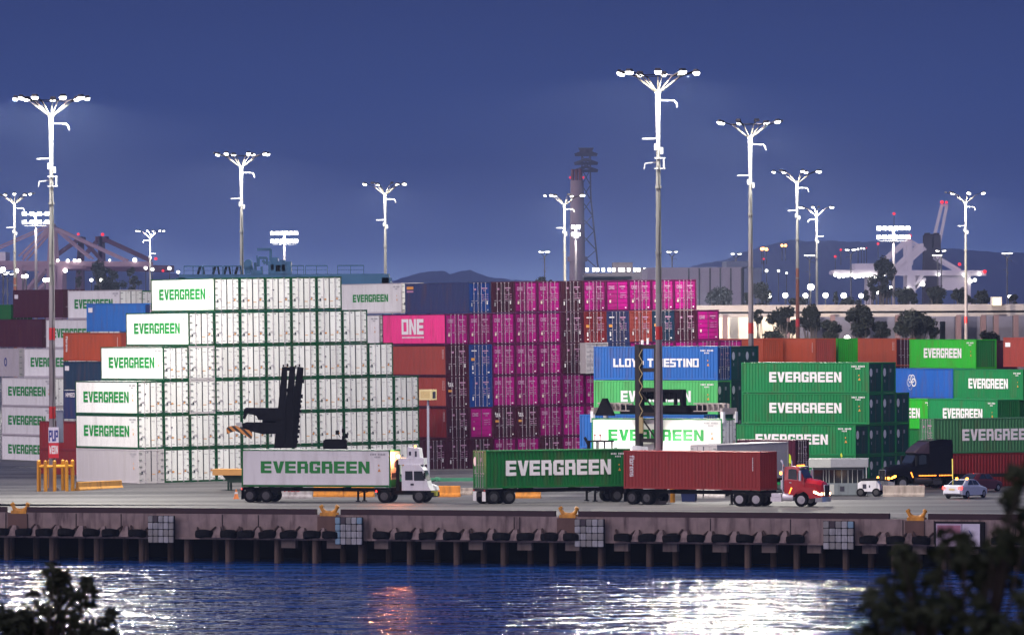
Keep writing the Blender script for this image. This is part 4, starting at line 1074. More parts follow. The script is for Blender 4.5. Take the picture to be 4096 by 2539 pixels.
# ---- blue rubber-tyred gantry crane behind the white stack
Yg = 720.0; bluem = mat('gantry_blue', (.05, .17, .30), rough=.5, var=.2, scale=.5, dirt=(.03, .04, .06), dirt_amt=.4)
f = thing('gantry_crane', 'blue gantry crane beam with machinery house behind the white stack', 'gantry crane', (0, Yg, 0))
m = MB(); boxpx(m, 716, 1556, 1098, 1150, Yg, 1.2)
a = PX(716, 1098, Yg); b_ = PX(1556, 1150, Yg); m.box(a.x, b_.x, 6, 7.2, b_.z, a.z); m.build('girder', bluem, f)
for px in (722, 1545):
    a = PX(px, 1110, Yg); m = MB(); m.box(a.x - .5, a.x + .5, 0, 1.2, 1.2, a.z); m.box(a.x - .5, a.x + .5, 6, 7.2, 1.2, a.z); m.box(a.x - .5, a.x + .5, -1.5, 8.7, .9, 1.6); m.build('leg', bluem, f)
m = MB(); zr = PX(1000, 1064, Yg).z; zd = PX(1000, 1098, Yg).z
for (xa, xb) in ((736, 808), (812, 890), (894, 965), (1165, 1215), (1222, 1310), (1350, 1455)):
    A_ = PX(xa, 1064, Yg).x; B_ = PX(xb, 1064, Yg).x; m.bar((A_, 0, zr), (B_, 0, zr), .10, .14)
    for xx in (A_, (A_ + B_) / 2, B_): m.bar((xx, 0, zd), (xx, 0, zr), .08)
    m.bar((A_, 0, (zr + zd) / 2), (B_, 0, (zr + zd) / 2), .05)
m.build('handrail', bluem, f)
m = MB()
for px in (800, 860, 905, 950):
    A_ = PX(px, 1066, Yg); B_ = PX(px - 9, 1097, Yg); m.bar((A_.x, .4, A_.z), (B_.x, .4, B_.z), .28); m.bar((A_.x + .3, .4, A_.z), (B_.x + .7, .4, B_.z), .2)
m.build('cable_guide', STEELD, f)
m = MB(); boxpx(m, 1073, 1163, 1046, 1098, Yg, 4); boxpx(m, 1083, 1112, 1030, 1046, Yg + 1, 2.5); boxpx(m, 1118, 1140, 1040, 1046, Yg, 2); m.build('machinery_house', bluem, f)
m = MB(); boxpx(m, 1083, 1095, 1058, 1080, Yg - .06, .05); boxpx(m, 1103, 1122, 1060, 1086, Yg - .06, .05); boxpx(m, 1126, 1140, 1058, 1084, Yg - .06, .05); m.build('louvre', darkm, f)
m = MB()
for x0, y0, x1, y1, w in ((1027, 998, 1083, 997, .3), (1082, 997, 1082, 1045, .3), (1033, 1031, 1067, 1032, .28), (1034, 1031, 1034, 1066, .25), (1067, 1031, 1067, 1060, .25), (1027, 1022, 1030, 1066, .15), (1000, 1060, 1012, 1096, .4), (985, 1047, 990, 1096, .6), (1020, 1050, 1022, 1096, .3), (1045, 1066, 1047, 1096, .25), (1050, 1040, 1060, 1055, .3)):
    A_ = PX(x0, y0, Yg); B_ = PX(x1, y1, Yg); m.bar((A_.x, .6, A_.z), (B_.x, .6, B_.z), w, w)
boxpx(m, 975, 1003, 1048, 1072, Yg, 1.5); boxpx(m, 1005, 1050, 1082, 1098, Yg, 2)
A_ = PX(993, 1052, Yg); m.cyl((A_.x, -.2, A_.z), (A_.x, 1.6, A_.z), .42, n=14)
m.build('trolley', bluem, f)
# ---- white ship-to-shore cranes
whc = mat('crane_white', (.72, .68, .72), rough=.6, var=.1, scale=.1); prc = mat('crane_violet', (.10, .03, .065), rough=.7, var=.2, scale=.1); drc = mat('crane_dark', (.045, .04, .06), rough=.8, var=.2)
def crane(label, Y, col, segs, dup=14.0, lamps=(), boxes=(), name='ship_crane'):
    f = thing(name, label, 'harbour crane', (0, Y, 0), 0, 'distant harbour cranes')
    groups = {}
    for (part, x0, y0, x1, y1, w) in segs: groups.setdefault(part, []).append((x0, y0, x1, y1, w))
    for part, L_ in groups.items():
        m = MB()
        for x0, y0, x1, y1, w in L_:
            A_ = PX(x0, y0, Y); B_ = PX(x1, y1, Y)
            if y1 >= 1200: B_.z = 0
            w = w * .62 if part not in ('boom', 'portal') else w * .85
            m.bar((A_.x, 0, A_.z), (B_.x, 0, B_.z), w, w)
            if dup: m.bar((A_.x, dup, A_.z), (B_.x, dup, B_.z), w, w); m.bar((A_.x, 0, A_.z), (A_.x, dup, A_.z), w * .6)
        m.build(part, col, f)
    for (x0, x1, y0, y1, mm) in boxes:
        m = MB(); boxpx(m, x0, x1, y0, y1, Y, max(dup, 6)); m.build('machinery_house', mm, f)
    for (x, y, mm, r_) in lamps:
        r_ *= .6; p = PX(x, y, Y); m = MB(); m.ball((p.x, -1.5, p.z), r_ * 1.1); m.build('lamp', mm, f)
    return f
WLs = LENSF
crane('white harbour crane with A-frame at the left edge', 2300, mat('crane_dull_white', (.38, .25, .31), rough=.6, var=.1, scale=.1), [
    ('a_frame', 205, 905, 180, 1200, 2.6), ('a_frame', 205, 905, 235, 1200, 2.2), ('stay', 200, 905, 75, 1025, 1.2), ('stay', 198, 915, 90, 1040, 1.2), ('stay', 205, 895, -60, 1010, .9), ('stay', 215, 912, 500, 1042, 1.6), ('stay', 220, 918, 360, 1035, 1.0),
    ('boom', -100, 1052, 600, 1056, 2.0), ('boom', 0, 1072, 330, 1066, 1.5), ('leg', 78, 1060, 75, 1200, 3.2), ('leg', 240, 1060, 240, 1200, 3.0), ('brace', 175, 1075, 100, 1165, 1.8), ('brace', 205, 1105, 150, 1160, 1.8), ('brace', 60, 1075, 180, 1078, 2.0)],
    dup=20, lamps=[(232, 1042, WLs, .8), (272, 1043, WLs, .9), (300, 1042, WLs, .9), (318, 1042, WLs, .9), (440, 1041, WLs, .6), (540, 1040, WLs, 1.2), (262, 1082, WLs, 1.2)], boxes=[(-40, 22, 1008, 1045, whc)])
crane('violet harbour crane with twin peaks behind the white one, left peak', 3300, prc, [
    ('a_frame', 320, 950, 295, 1200, 3.0), ('a_frame', 320, 950, 325, 1200, 3.0), ('stay', 318, 952, 215, 1025, 2.4), ('boom', 150, 1065, 420, 1068, 4.5), ('stay', 325, 955, 420, 1060, 2.0)], dup=16, lamps=[(314, 937, RLAMP, 1.1)], boxes=[(300, 335, 948, 962, prc)])
crane('violet harbour crane with twin peaks behind the white one, right peak', 3350, prc, [
    ('a_frame', 402, 950, 388, 1200, 3.4), ('a_frame', 402, 950, 420, 1200, 3.4), ('stay', 400, 948, 335, 1020, 2.4), ('stay', 412, 955, 600, 1042, 3.4), ('boom', 380, 1070, 690, 1075, 4.0)], dup=16, lamps=[(411, 938, RLAMP, 1.3), (624, 1035, RLAMP, 1.3), (653, 1083, RLAMP, 1.1)], boxes=[(380, 428, 946, 970, prc)])
crane('white harbour crane with A-frame and long boom at the right', 2300, whc, [
    ('a_frame', 3637, 958, 3637, 1200, 2.6), ('a_frame', 3643, 962, 3646, 1060, 1.8), ('stay', 3634, 962, 3545, 1040, 2.0), ('stay', 3690, 978, 3585, 1075, 2.2), ('stay', 3697, 992, 3590, 1088, 2.2), ('stay', 3640, 960, 3705, 1000, 1.2), ('stay', 3752, 1030, 3842, 1082, 1.8),
    ('boom', 3335, 1090, 3945, 1092, 2.2), ('leg', 3640, 1100, 3640, 1200, 3.0), ('leg', 3652, 1100, 3655, 1200, 2.6), ('brace', 3690, 1098, 3655, 1155, 2.0), ('leg', 3480, 1110, 3480, 1200, 2.6), ('leg', 3872, 1100, 3870, 1200, 3.0), ('brace', 3700, 1115, 3650, 1165, 2.0)],
    dup=22, lamps=[(3638, 944, RLAMP, 1.0), (3938, 1086, RLAMP, 1.0), (3837, 1057, RLAMP, .9)] + [(3340 + i * 16, 1100 + (i * 7) % 9, WLs, .9) for i in range(13)] + [(3916, 1096, WLs, .8), (3856, 1100, WLs, .9), (3752, 1099, WLs, .9), (3880, 1125, WLs, 1.1), (3898, 1120, WLs, 1.0), (3690, 1137, WLs, 1.2), (3630, 1155, WLs, 1.0)],
    boxes=[(3420, 3500, 1054, 1085, whc), (3770, 3880, 1102, 1160, whc)])
crane('dark harbour crane with twin raised booms behind the right white crane', 2700, drc, [
    ('portal', 3712, 940, 3705, 1200, 3.4), ('portal', 3748, 940, 3755, 1200, 3.4), ('portal', 3730, 990, 3728, 1200, 3.0)], dup=10, boxes=[(3702, 3754, 936, 1000, drc)])
crane('pair of raised pale crane booms with red tip lamps', 2720, whc, [('boom', 3768, 818, 3737, 945, 1.5), ('boom', 3788, 818, 3752, 1000, 1.5), ('tie', 3768, 822, 3790, 822, 1.6)], dup=0, lamps=[(3767, 809, RLAMP, 1.2), (3785, 810, RLAMP, .9)])
# ---- individually visible far lamps
AMB = emit('far_amber_lamp', (1.0, .35, .08), 14)
FLP = [(3047, 996, AMB, 'orange lamp on the hillside, left of a close trio', .9), (3053, 995, AMB, 'orange lamp on the hillside, middle of a close trio', .9), (3066, 997, AMB, 'orange lamp on the hillside, right of a close trio', .9), (3128, 982, AMB, 'orange lamp high on the hill, left of a pair', .8), (3142, 982, AMB, 'orange lamp high on the hill, right of a pair', .8),
       (3055, 1036, RLAMP, 'red lamp below the orange trio on the hillside', .6), (3066, 1083, LENSF, 'white lamp low on the hill right of the warehouse', .9), (3114, 1083, LENSF, 'white lamp low on the hill, second right of the warehouse', .7), (3146, 1092, LENSF, 'faint white lamp low on the hill near the rusty mast', .6),
       (3341, 1026, RLAMP, 'red lamp on the hill left of the white crane', .8), (3363, 999, RLAMP, 'red lamp on the ridge left of the white crane', .7), (3576, 855, RLAMP, 'red warning lamp floating above the floodlight tower', .9), (3512, 975, RLAMP, 'red lamp on the ridge below the floodlight tower', .8),
       (3432, 997, LENSF, 'white lamp on the ridge, first of a short row', .6), (3445, 994, LENSF, 'white lamp on the ridge, second of a short row', .5), (3456, 994, LENSF, 'white lamp on the ridge, third of a short row', .5), (3466, 992, RLAMP, 'dim red lamp at the end of a short ridge row', .4),
       (583, 1072, LENSF, 'white lamp beneath the violet crane boom at left', 1.0), (610, 1077, LENSF, 'white lamp right of the small left mast', 1.0), (678, 1073, LENSF, 'white lamp left of the blue gantry crane', 1.1), (713, 1088, LENSF, 'white lamp touching the blue gantry crane end', .9), (366, 1120, LENSF, 'white lamp in front of the left trees, left one', 1.0), (405, 1120, LENSF, 'white lamp in front of the left trees, right one', 1.0)]
for i, (px, y, mm, lb, r_) in enumerate(FLP):
    Y = 4300 if y < 1040 and px > 2000 else 2100
    if px < 450: Y = 1500
    r_ *= Y / 2100 * .55
    p = PX(px, y, Y); f = thing('distant_lamp', lb, 'lamp', (p.x, Y, max(0, p.z - 10)), 0, 'small distant lamps')
    m = MB(); m.cyl((0, 0, 0), (0, 0, min(p.z, 10)), .12 * Y / 2100, n=6); m.build('post', HOUS, f)
    m = MB(); h_ = min(p.z, 10); m.ball((0, -.3, h_), r_); m.build('lamp', mm, f)
GLOW = emit('bright_yard_lamp', (1, .97, .85), 16)
for i, (px, y, r_) in enumerate(((3075, 1183, 1.0), (3141, 1181, 1.0), (3221, 1183, 1.0), (3302, 1181, 1.0), (3375, 1182, 1.1), (3444, 1183, .9), (3243, 1148, 1.3), (3532, 1172, .8), (3508, 1168, .8), (3562, 1150, .6), (4038, 1186, .7), (2905, 1143, .01), (3388, 1352, .8), (66, 1083, .9), (12, 1078, 1.0), (180, 1120, .8), (197, 1119, .8), (105, 1105, .8), (92, 1105, .6))):
    Y = 1250 if i != 12 else 900
    if r_ < .1: continue
    r_ *= .55; p = PX(px, y, Y); f = thing('yard_lamp', 'glaring yard lamp among the far trees, number %d from the left' % (1 + sorted([3075, 3141, 3221, 3302, 3375, 3444, 3243, 3532, 3508, 3562, 4038, 2905, 3388, 66, 12, 180, 197, 105, 92]).index(px)), 'lamp', (p.x, Y, 0), 0, 'glaring lamps of the far yard')
    m = MB(); m.cyl((0, 0, 0), (0, 0, p.z), .12, n=6); m.build('post', HOUS, f); m = MB(); m.ball((0, -.3, p.z), r_ * .9); m.build('lamp', GLOW, f)
# ================================================================== TREES
leafm = mat('tree_foliage', (.022, .026, .018), rough=.9, var=.5, scale=.5); barkm = mat('tree_bark', (.12, .10, .09), rough=.9, var=.3)
def tree(label, px, yt, yb, wpx, Y, dens=1.0, leggy=False, clumps=9, seed=0, name='tree', group='dark trees behind the container yard', ls=.5):
    rnd = random.Random(seed * 31 + 5); top = PX(px, yt, Y); bot = PX(px, yb, Y); w = wpx * Y / F
    f = thing(name, label, 'tree', (top.x, Y, 0), 0, group)
    hh_ = top.z - bot.z; crown = MB(); cl = []
    for k in range(clumps):
        a = rnd.random(); ang = rnd.uniform(0, 6.28)
        zc_ = bot.z + hh_ * (.22 + .66 * a); rr = w * .5 * (1 - .55 * abs(a - .35)) * rnd.uniform(.15, .85)
        c = Vector((rr * math.cos(ang), rr * math.sin(ang) * .8, zc_)); r_ = w * rnd.uniform(.09, .22); cl.append((c, r_))
    cl.append((Vector((0, 0, top.z - w * .16)), w * .17))
    tr = MB(); base = Vector((0, 0, 0)); fork = Vector((w * rnd.uniform(-.05, .05), 0, max(bot.z * .5, 1.5)))
    tr.cyl(base, fork, .04 * w + .12, .025 * w + .1, n=7)
    for c, r_ in cl:
        mid = fork.lerp(c, .5) + Vector((rnd.uniform(-.4, .4), rnd.uniform(-.4, .4), .3)); tr.cyl(fork, mid, .016 * w + .07, .011 * w + .05, n=5); tr.cyl(mid, c, .011 * w + .05, .03, n=5)
        nl = int(150 * dens * max(.5, (r_ / (1.6)) ** 1.4)); nl = min(nl, 700)
        for q in range(nl):
            d = Vector((rnd.gauss(0, 1), rnd.gauss(0, 1), rnd.gauss(0, .72))); d *= r_ * rnd.random() ** .45 / max(.2, d.length)
            p = c + d; s_ = ls * rnd.uniform(.45, 1.1); u_ = Vector((rnd.uniform(-1, 1), rnd.uniform(-1, 1), rnd.uniform(-1, 1))).normalized(); v_ = u_.cross(Vector((rnd.uniform(-1, 1), rnd.uniform(-1, 1), rnd.uniform(-1, 1)))).normalized()
            crown.face([p - u_ * s_, p + v_ * s_ * .42, p + u_ * s_, p - v_ * s_ * .42])
    tr.build('trunk', barkm, f); crown.mesh; me = crown.mesh('crown', leafm); link('crown', me, f)
    return f
TR = [('dark tree with ragged top left of the white stack, tallest of the left group', 398, 1038, 1185, 120, 1500, 1.2, 12), ('dark tree in the middle of the left group', 455, 1078, 1185, 90, 1500, 1.1, 9), ('dark tree at the right of the left group with a notch', 530, 1068, 1185, 62, 1500, 1.1, 9), ('small dark tree at the left of the left group', 316, 1082, 1185, 36, 1500, 1.0, 6),
      ('dark tree in front of the grey warehouse', 2880, 1150, 1265, 150, 1150, 1.2, 11), ('dark tree right of the grey warehouse with a lamp shining through', 3045, 1128, 1265, 110, 1150, 1.2, 10), ('small dark tree between warehouse and second tallest mast', 2985, 1170, 1265, 60, 1150, 1, 6), 
      ('tall dark tree at right overlapping the white crane', 3535, 1022, 1225, 120, 1200, 1.3, 15), ('dark tree lobe low beside the tall right tree', 3480, 1130, 1225, 60, 1180, 1, 6), ('low dark tree right of the floodlight tower', 3625, 1150, 1225, 110, 1150, 1.2, 9), ('low rounded tree below the dark crane portal', 3745, 1145, 1225, 110, 1150, 1.2, 10), ('low rounded tree at the mast with the long crossbar', 3850, 1150, 1225, 90, 1150, 1.2, 9), ('low tree right of the rightmost tall mast', 3920, 1160, 1225, 80, 1150, 1.1, 8), ('small tree near the right edge on the viaduct', 4058, 1178, 1225, 50, 1150, 1, 6), ('low tree strip left of the tall right tree', 3400, 1196, 1230, 90, 1150, .9, 6), ('low tree between rusty mast and bright lamps', 3190, 1196, 1235, 110, 1150, .9, 7), ('small palm-like dark tree among the bright lamps', 3343, 1170, 1225, 26, 1150, 1, 4)]
for i, (lb, px, yt, yb, w, Y, d, c) in enumerate(TR): tree(lb, px, yt, yb, w, Y, dens=d * 1.8, clumps=int(c * 1.5), seed=i, ls=.34)
TR2 = [('sprawling leggy eucalyptus in front of the pale wall, left of the rusty mast', 3135, 1225, 1345, 150, 880, 1.0, 11), ('leggy eucalyptus branch reaching left across the pale wall', 3035, 1236, 1300, 70, 880, .55, 4), ('leggy eucalyptus right of the rusty mast', 3250, 1215, 1350, 130, 880, 1.0, 10), ('dark rounded tree low in front of the pale wall', 3330, 1282, 1360, 100, 870, 1.2, 8), ('large dark tree leaning right in front of the shed', 3445, 1212, 1365, 150, 870, 1.4, 14), ('dark tree skirt right of the leaning tree', 3520, 1290, 1370, 90, 870, 1.2, 8), ('big round dark bush-like tree in front of the shed', 3655, 1245, 1365, 170, 860, 1.7, 20), ('low dark shrub right of the round tree', 3735, 1310, 1365, 60, 860, 1.2, 6), ('low bush above the dark green container end', 3955, 1330, 1370, 90, 800, 1.0, 6), ('low bush at the foot of the leggy eucalyptus', 3090, 1330, 1365, 110, 860, 1.0, 6)]
for i, (lb, px, yt, yb, w, Y, d, c) in enumerate(TR2): tree(lb, px, yt, yb, w, Y, dens=d * 2.0, clumps=int(c * 1.5), seed=50 + i, ls=.30)
tree('flat bush top just showing above the magenta stack left of the chimney', 2170, 1108, 1150, 84, 1150, seed=90, clumps=7)

# ================================================================== VEHICLES
RIMM = mat('wheel_rim', (.30, .30, .32), rough=.4, metal=.6, var=.15); RIMD = mat('wheel_rim_dark', (.06, .06, .065), rough=.6, metal=.3)
AMBL = emit('amber_lamp', (1.0, .30, .03), 14); REDL = emit('red_tail_lamp', (1.0, .02, .015), 12); HEADL = emit('headlamp', (1.0, .70, .40), 9); BEAC = emit('beacon', (1.0, .42, .12), 60); AMBS = emit('amber_strip', (1.0, .26, .03), 4)
def wheel(par, x, y, r=.51, w=.28, rim=RIMD, sgn=-1):
    key = ('wheel', r, w); 
    def fy():
        m = MB(); n_ = 28
        def rg(y_, r_): return [(r_ * math.cos(2 * math.pi * k / n_), y_, r_ * math.sin(2 * math.pi * k / n_)) for k in range(n_)]
        m.loft([rg(-w / 2, r * .58), rg(-w / 2, r * .93), rg(-w * .36, r), rg(w * .36, r), rg(w / 2, r * .93), rg(w / 2, r * .58)]); return m.mesh('wheel', RUBBER)
    me = cached(key, fy); o = link('wheel', me, par); o.location = (x, y, r)
    key2 = ('rim', r, w, rim.name)
    def fr():
        m = MB(); n_ = 20
        def rg(y_, r_): return [(r_ * math.cos(2 * math.pi * k / n_), y_, r_ * math.sin(2 * math.pi * k / n_)) for k in range(n_)]
        m.loft([rg(-w / 2 - .005, r * .60), rg(-w / 2 - .01, r * .54), rg(-w / 2 + .10, r * .46), rg(-w / 2 + .12, r * .2)]); m.loft([rg(-w / 2 + .1, r * .2), rg(-w / 2 - .06, r * .18)])
        m.loft([rg(w / 2 + .005, r * .60), rg(w / 2 + .01, r * .54), rg(w / 2 - .10, r * .46), rg(w / 2 - .12, r * .2)]); m.loft([rg(w / 2 - .1, r * .2), rg(w / 2 + .06, r * .18)])
        return m.mesh('rim', rim)
    link('rim', cached(key2, fr), o); return o
def chassis(label, cx, ang, group='container trailers in the driving lane', mudflap=False, legs=3.3, axles=(-5.45, -4.12), grp=True, z=1.17, col=None):
    col = col or STEELD; f = thing('trailer_chassis', label, 'trailer', (cx.x, cx.y, 0), ang, group)
    m = MB()
    for s_ in (-1, 1): m.box(-6.0, 6.0, s_ * .45 - .08, s_ * .45 + .08, z - .32, z - .06)
    for x in (-6.0, -2, 2, 5.95): m.box(x - .09, x + .09, -1.2, 1.2, z - .22, z - .01)
    m.build('frame', col, f)
    m = MB(); m.box(axles[0] - .7, axles[-1] + .7, -.5, .5, .55, .85); 
    for a in axles: m.cyl((a, -1.0, .51), (a, 1.0, .51), .08, n=8)
    m.build('bogie', STEELD, f)
    for a in axles:
        for s_ in (-1, 1):
            wheel(f, a, s_ * 1.05, rim=RIMD); wheel(f, a, s_ * .73, rim=RIMD)
    for s_ in (-1, 1):
        m = MB(); m.box(legs - .07, legs + .07, s_ * .75 - .07, s_ * .75 + .07, .12, z - .2); m.box(legs - .16, legs + .16, s_ * .75 - .14, s_ * .75 + .14, .06, .13); m.bar((legs, s_ * .75, .7), (legs + .7, s_ * .5, z - .2), .06); m.build('landing_leg', STEELD, f)
        m = MB(); m.box(-6.15, -6.11, s_ * .85 - .3, s_ * .85 + .3, .22, .95); m.build('mudflap', P_('white') if mudflap else STEELD, f)
        m = MB(); m.box(-6.17, -6.12, s_ * 1.0 - .07, s_ * 1.0 + .07, .98, 1.08); m.build('tail_lamp', REDL if not mudflap else TXR, f)
    return f
# --- lorry containers
T1 = PX(1562, 1947, F / 51.9); T1.z = 1.19
c1 = container('white refrigerated container with large green EVERGREEN on the leftmost lorry', 'containers carried by the lorries in the driving lane', T1, R(180 - 17.5), 'white', flat=True, framec='green', end='unit', text='EVW')
T2 = PX(1945, 1953, F / 52.4); T2.z = 1.19
c2 = container('green container with large white EVERGREEN on the middle lorry', 'containers carried by the lorries in the driving lane', T2, R(24.5), 'green', end='dry', mark='disc', text='EVGl', side=-1, endcolor='egreen')
T3 = PX(3040, 1960, F / 53.3); T3.z = 1.19
c3 = container('weathered dark red container with vertical white script on the red lorry', 'containers carried by the lorries in the driving lane', T3, R(180 - 34), 'truckred', end='blind', mark=None, extra='vert')
ctr = lambda c: c.matrix_world.translation
bpy.context.view_layer.update()
chassis('dark container trailer under the white lettered container of the left lorry', ctr(c1), R(-17.5))
chassis('dark container trailer with white mudflaps under the green lettered container', ctr(c2), R(24.5), mudflap=True)
chassis('dark container trailer under the weathered dark red container', ctr(c3), R(-34), axles=(-5.4, -4.05))
def loc2(c, ang, x, y=0): 
    p = ctr(c); return Vector((p.x + math.cos(ang) * x - math.sin(ang) * y, p.y + math.sin(ang) * x + math.cos(ang) * y, 0))
WP = mat('cab_white', (.66, .66, .70), rough=.35, var=.05, dirt=(.3, .28, .26), dirt_amt=.3)
GL = glass()
def yard_tractor(label, loc, ang, lit=True):
    f = thing('yard_tractor', label, 'yard tractor', loc, ang, 'white yard tractors')
    m = MB(); m.box(-2.3, 2.0, -.5, .5, .62, .95); m.box(-1.9, -.9, -.55, .55, .95, 1.12); m.box(1.9, 2.35, -1.15, .9, .45, .8); m.build('frame', STEELD, f)
    for s_ in (-1, 1):
        wheel(f, 1.2, s_ * 1.0, rim=RIMD); wheel(f, -1.55, s_ * 1.05, rim=RIMD); wheel(f, -1.55, s_ * .73, rim=RIMD)
    m = MB()   # cab in profile: sloping nose, upright back
    prof = [(-.15, .95), (2.15, .95), (1.95, 1.30), (1.55, 2.55), (1.25, 2.95), (.05, 2.95), (-.15, 2.6)]
    m.prism(prof, -1.15, .25); m.prism([(1.0, .95), (2.3, .95), (2.2, 1.25), (1.6, 1.5), (1.0, 1.55)], .25, 1.1); cab = m.build('cab', WP, f)
    m = MB(); m.prism([(.12, 1.75), (.72, 1.75), (.70, 2.45), (.12, 2.45)], -1.165, -1.155); m.prism([(.82, 1.72), (1.68, 1.72), (1.48, 2.45), (.82, 2.45)], -1.165, -1.155)
    m.face([(1.84, -1.05, 1.72), (1.84, .15, 1.72), (1.60, .15, 2.48), (1.60, -1.05, 2.48)]); m.box(-.17, -.15, -1.0, .1, 1.7, 2.4); m.build('window', GL, cab)
    m = MB(); m.box(-.45, 1.55, -1.0, .2, 2.95, 3.45); m.prism([(.25, 3.45), (1.25, 3.45), (1.15, 4.2), (.25, 4.3)], -.95, .15); m.build('roof_fairing', WP, f)
    m = MB(); m.box(.38, .55, -.965, -.955, 3.65, 3.95); m.box(.85, 1.0, -.965, -.955, 3.55, 3.98); m.build('slot', MKD, f)
    m = MB(); m.box(-.62, -.42, -.95, -.75, .95, 3.3); m.cyl((-.85, .5, .95), (-.85, .5, 3.1), .10, n=10); m.cyl((-.70, -.4, .95), (-.70, -.4, 3.3), .09, n=10); m.build('exhaust_stack', STEELD, f)
    m = MB(); m.box(-.9, -.15, .3, 1.1, .95, 1.6); m.build('engine_cover', STEELD, f)
    m = MB(); m.box(.55, .8, -1.18, -1.14, 1.35, 1.5); m.build('door_handle', MKD, cab)
    m = MB(); m.bar((1.5, -1.2, 2.2), (1.75, -1.45, 2.2), .05); m.box(1.68, 1.8, -1.55, -1.35, 1.85, 2.35); m.build('mirror', STEELD, f)
    m = MB(); m.box(2.1, 2.5, -.9, -.3, .55, .9); m.build('bumper', mat('faded_yellow', (.30, .30, .03), rough=.6, var=.3), f)
    if lit:
        m = MB(); m.cyl((-.55, -.6, 3.46), (-.55, -.6, 3.68), .10, n=10); m.build('beacon', BEAC, f); m = MB(); m.cyl((.7, -.2, 4.26), (.7, -.2, 4.4), .07, n=8); m.build('beacon', AMBL, f)
        ld = bpy.data.lights.new('beacon_light', 'POINT'); lo = bpy.data.objects.new('beacon_light', ld); COL.objects.link(lo); lo.parent = f; lo.location = (-.75, -.8, 3.6); ld.energy = 850; ld.color = (1, .27, .12); ld.shadow_soft_size = .1
        for s_ in (-1, 1):
            m = MB(); m.box(-2.35, -2.30, s_ * .5 - .05, s_ * .5 + .05, .8, .95); m.build('tail_lamp', REDL, f)
    return f
p = GP(1640, 2003); yard_tractor('white yard tractor with glowing amber beacon pulling the white EVERGREEN container', loc2(c1, R(-17.5), 7.05), R(-13))
yard_tractor('white yard tractor mostly hidden behind the dark red container', loc2(c2, R(24.5), 6.6), R(22), lit=False)
def arch(cx, cz, r, n_=9, a0=180, a1=0): return [(cx + r * math.cos(R(a0 + (a1 - a0) * k / n_)), cz + r * math.sin(R(a0 + (a1 - a0) * k / n_))) for k in range(n_ + 1)]
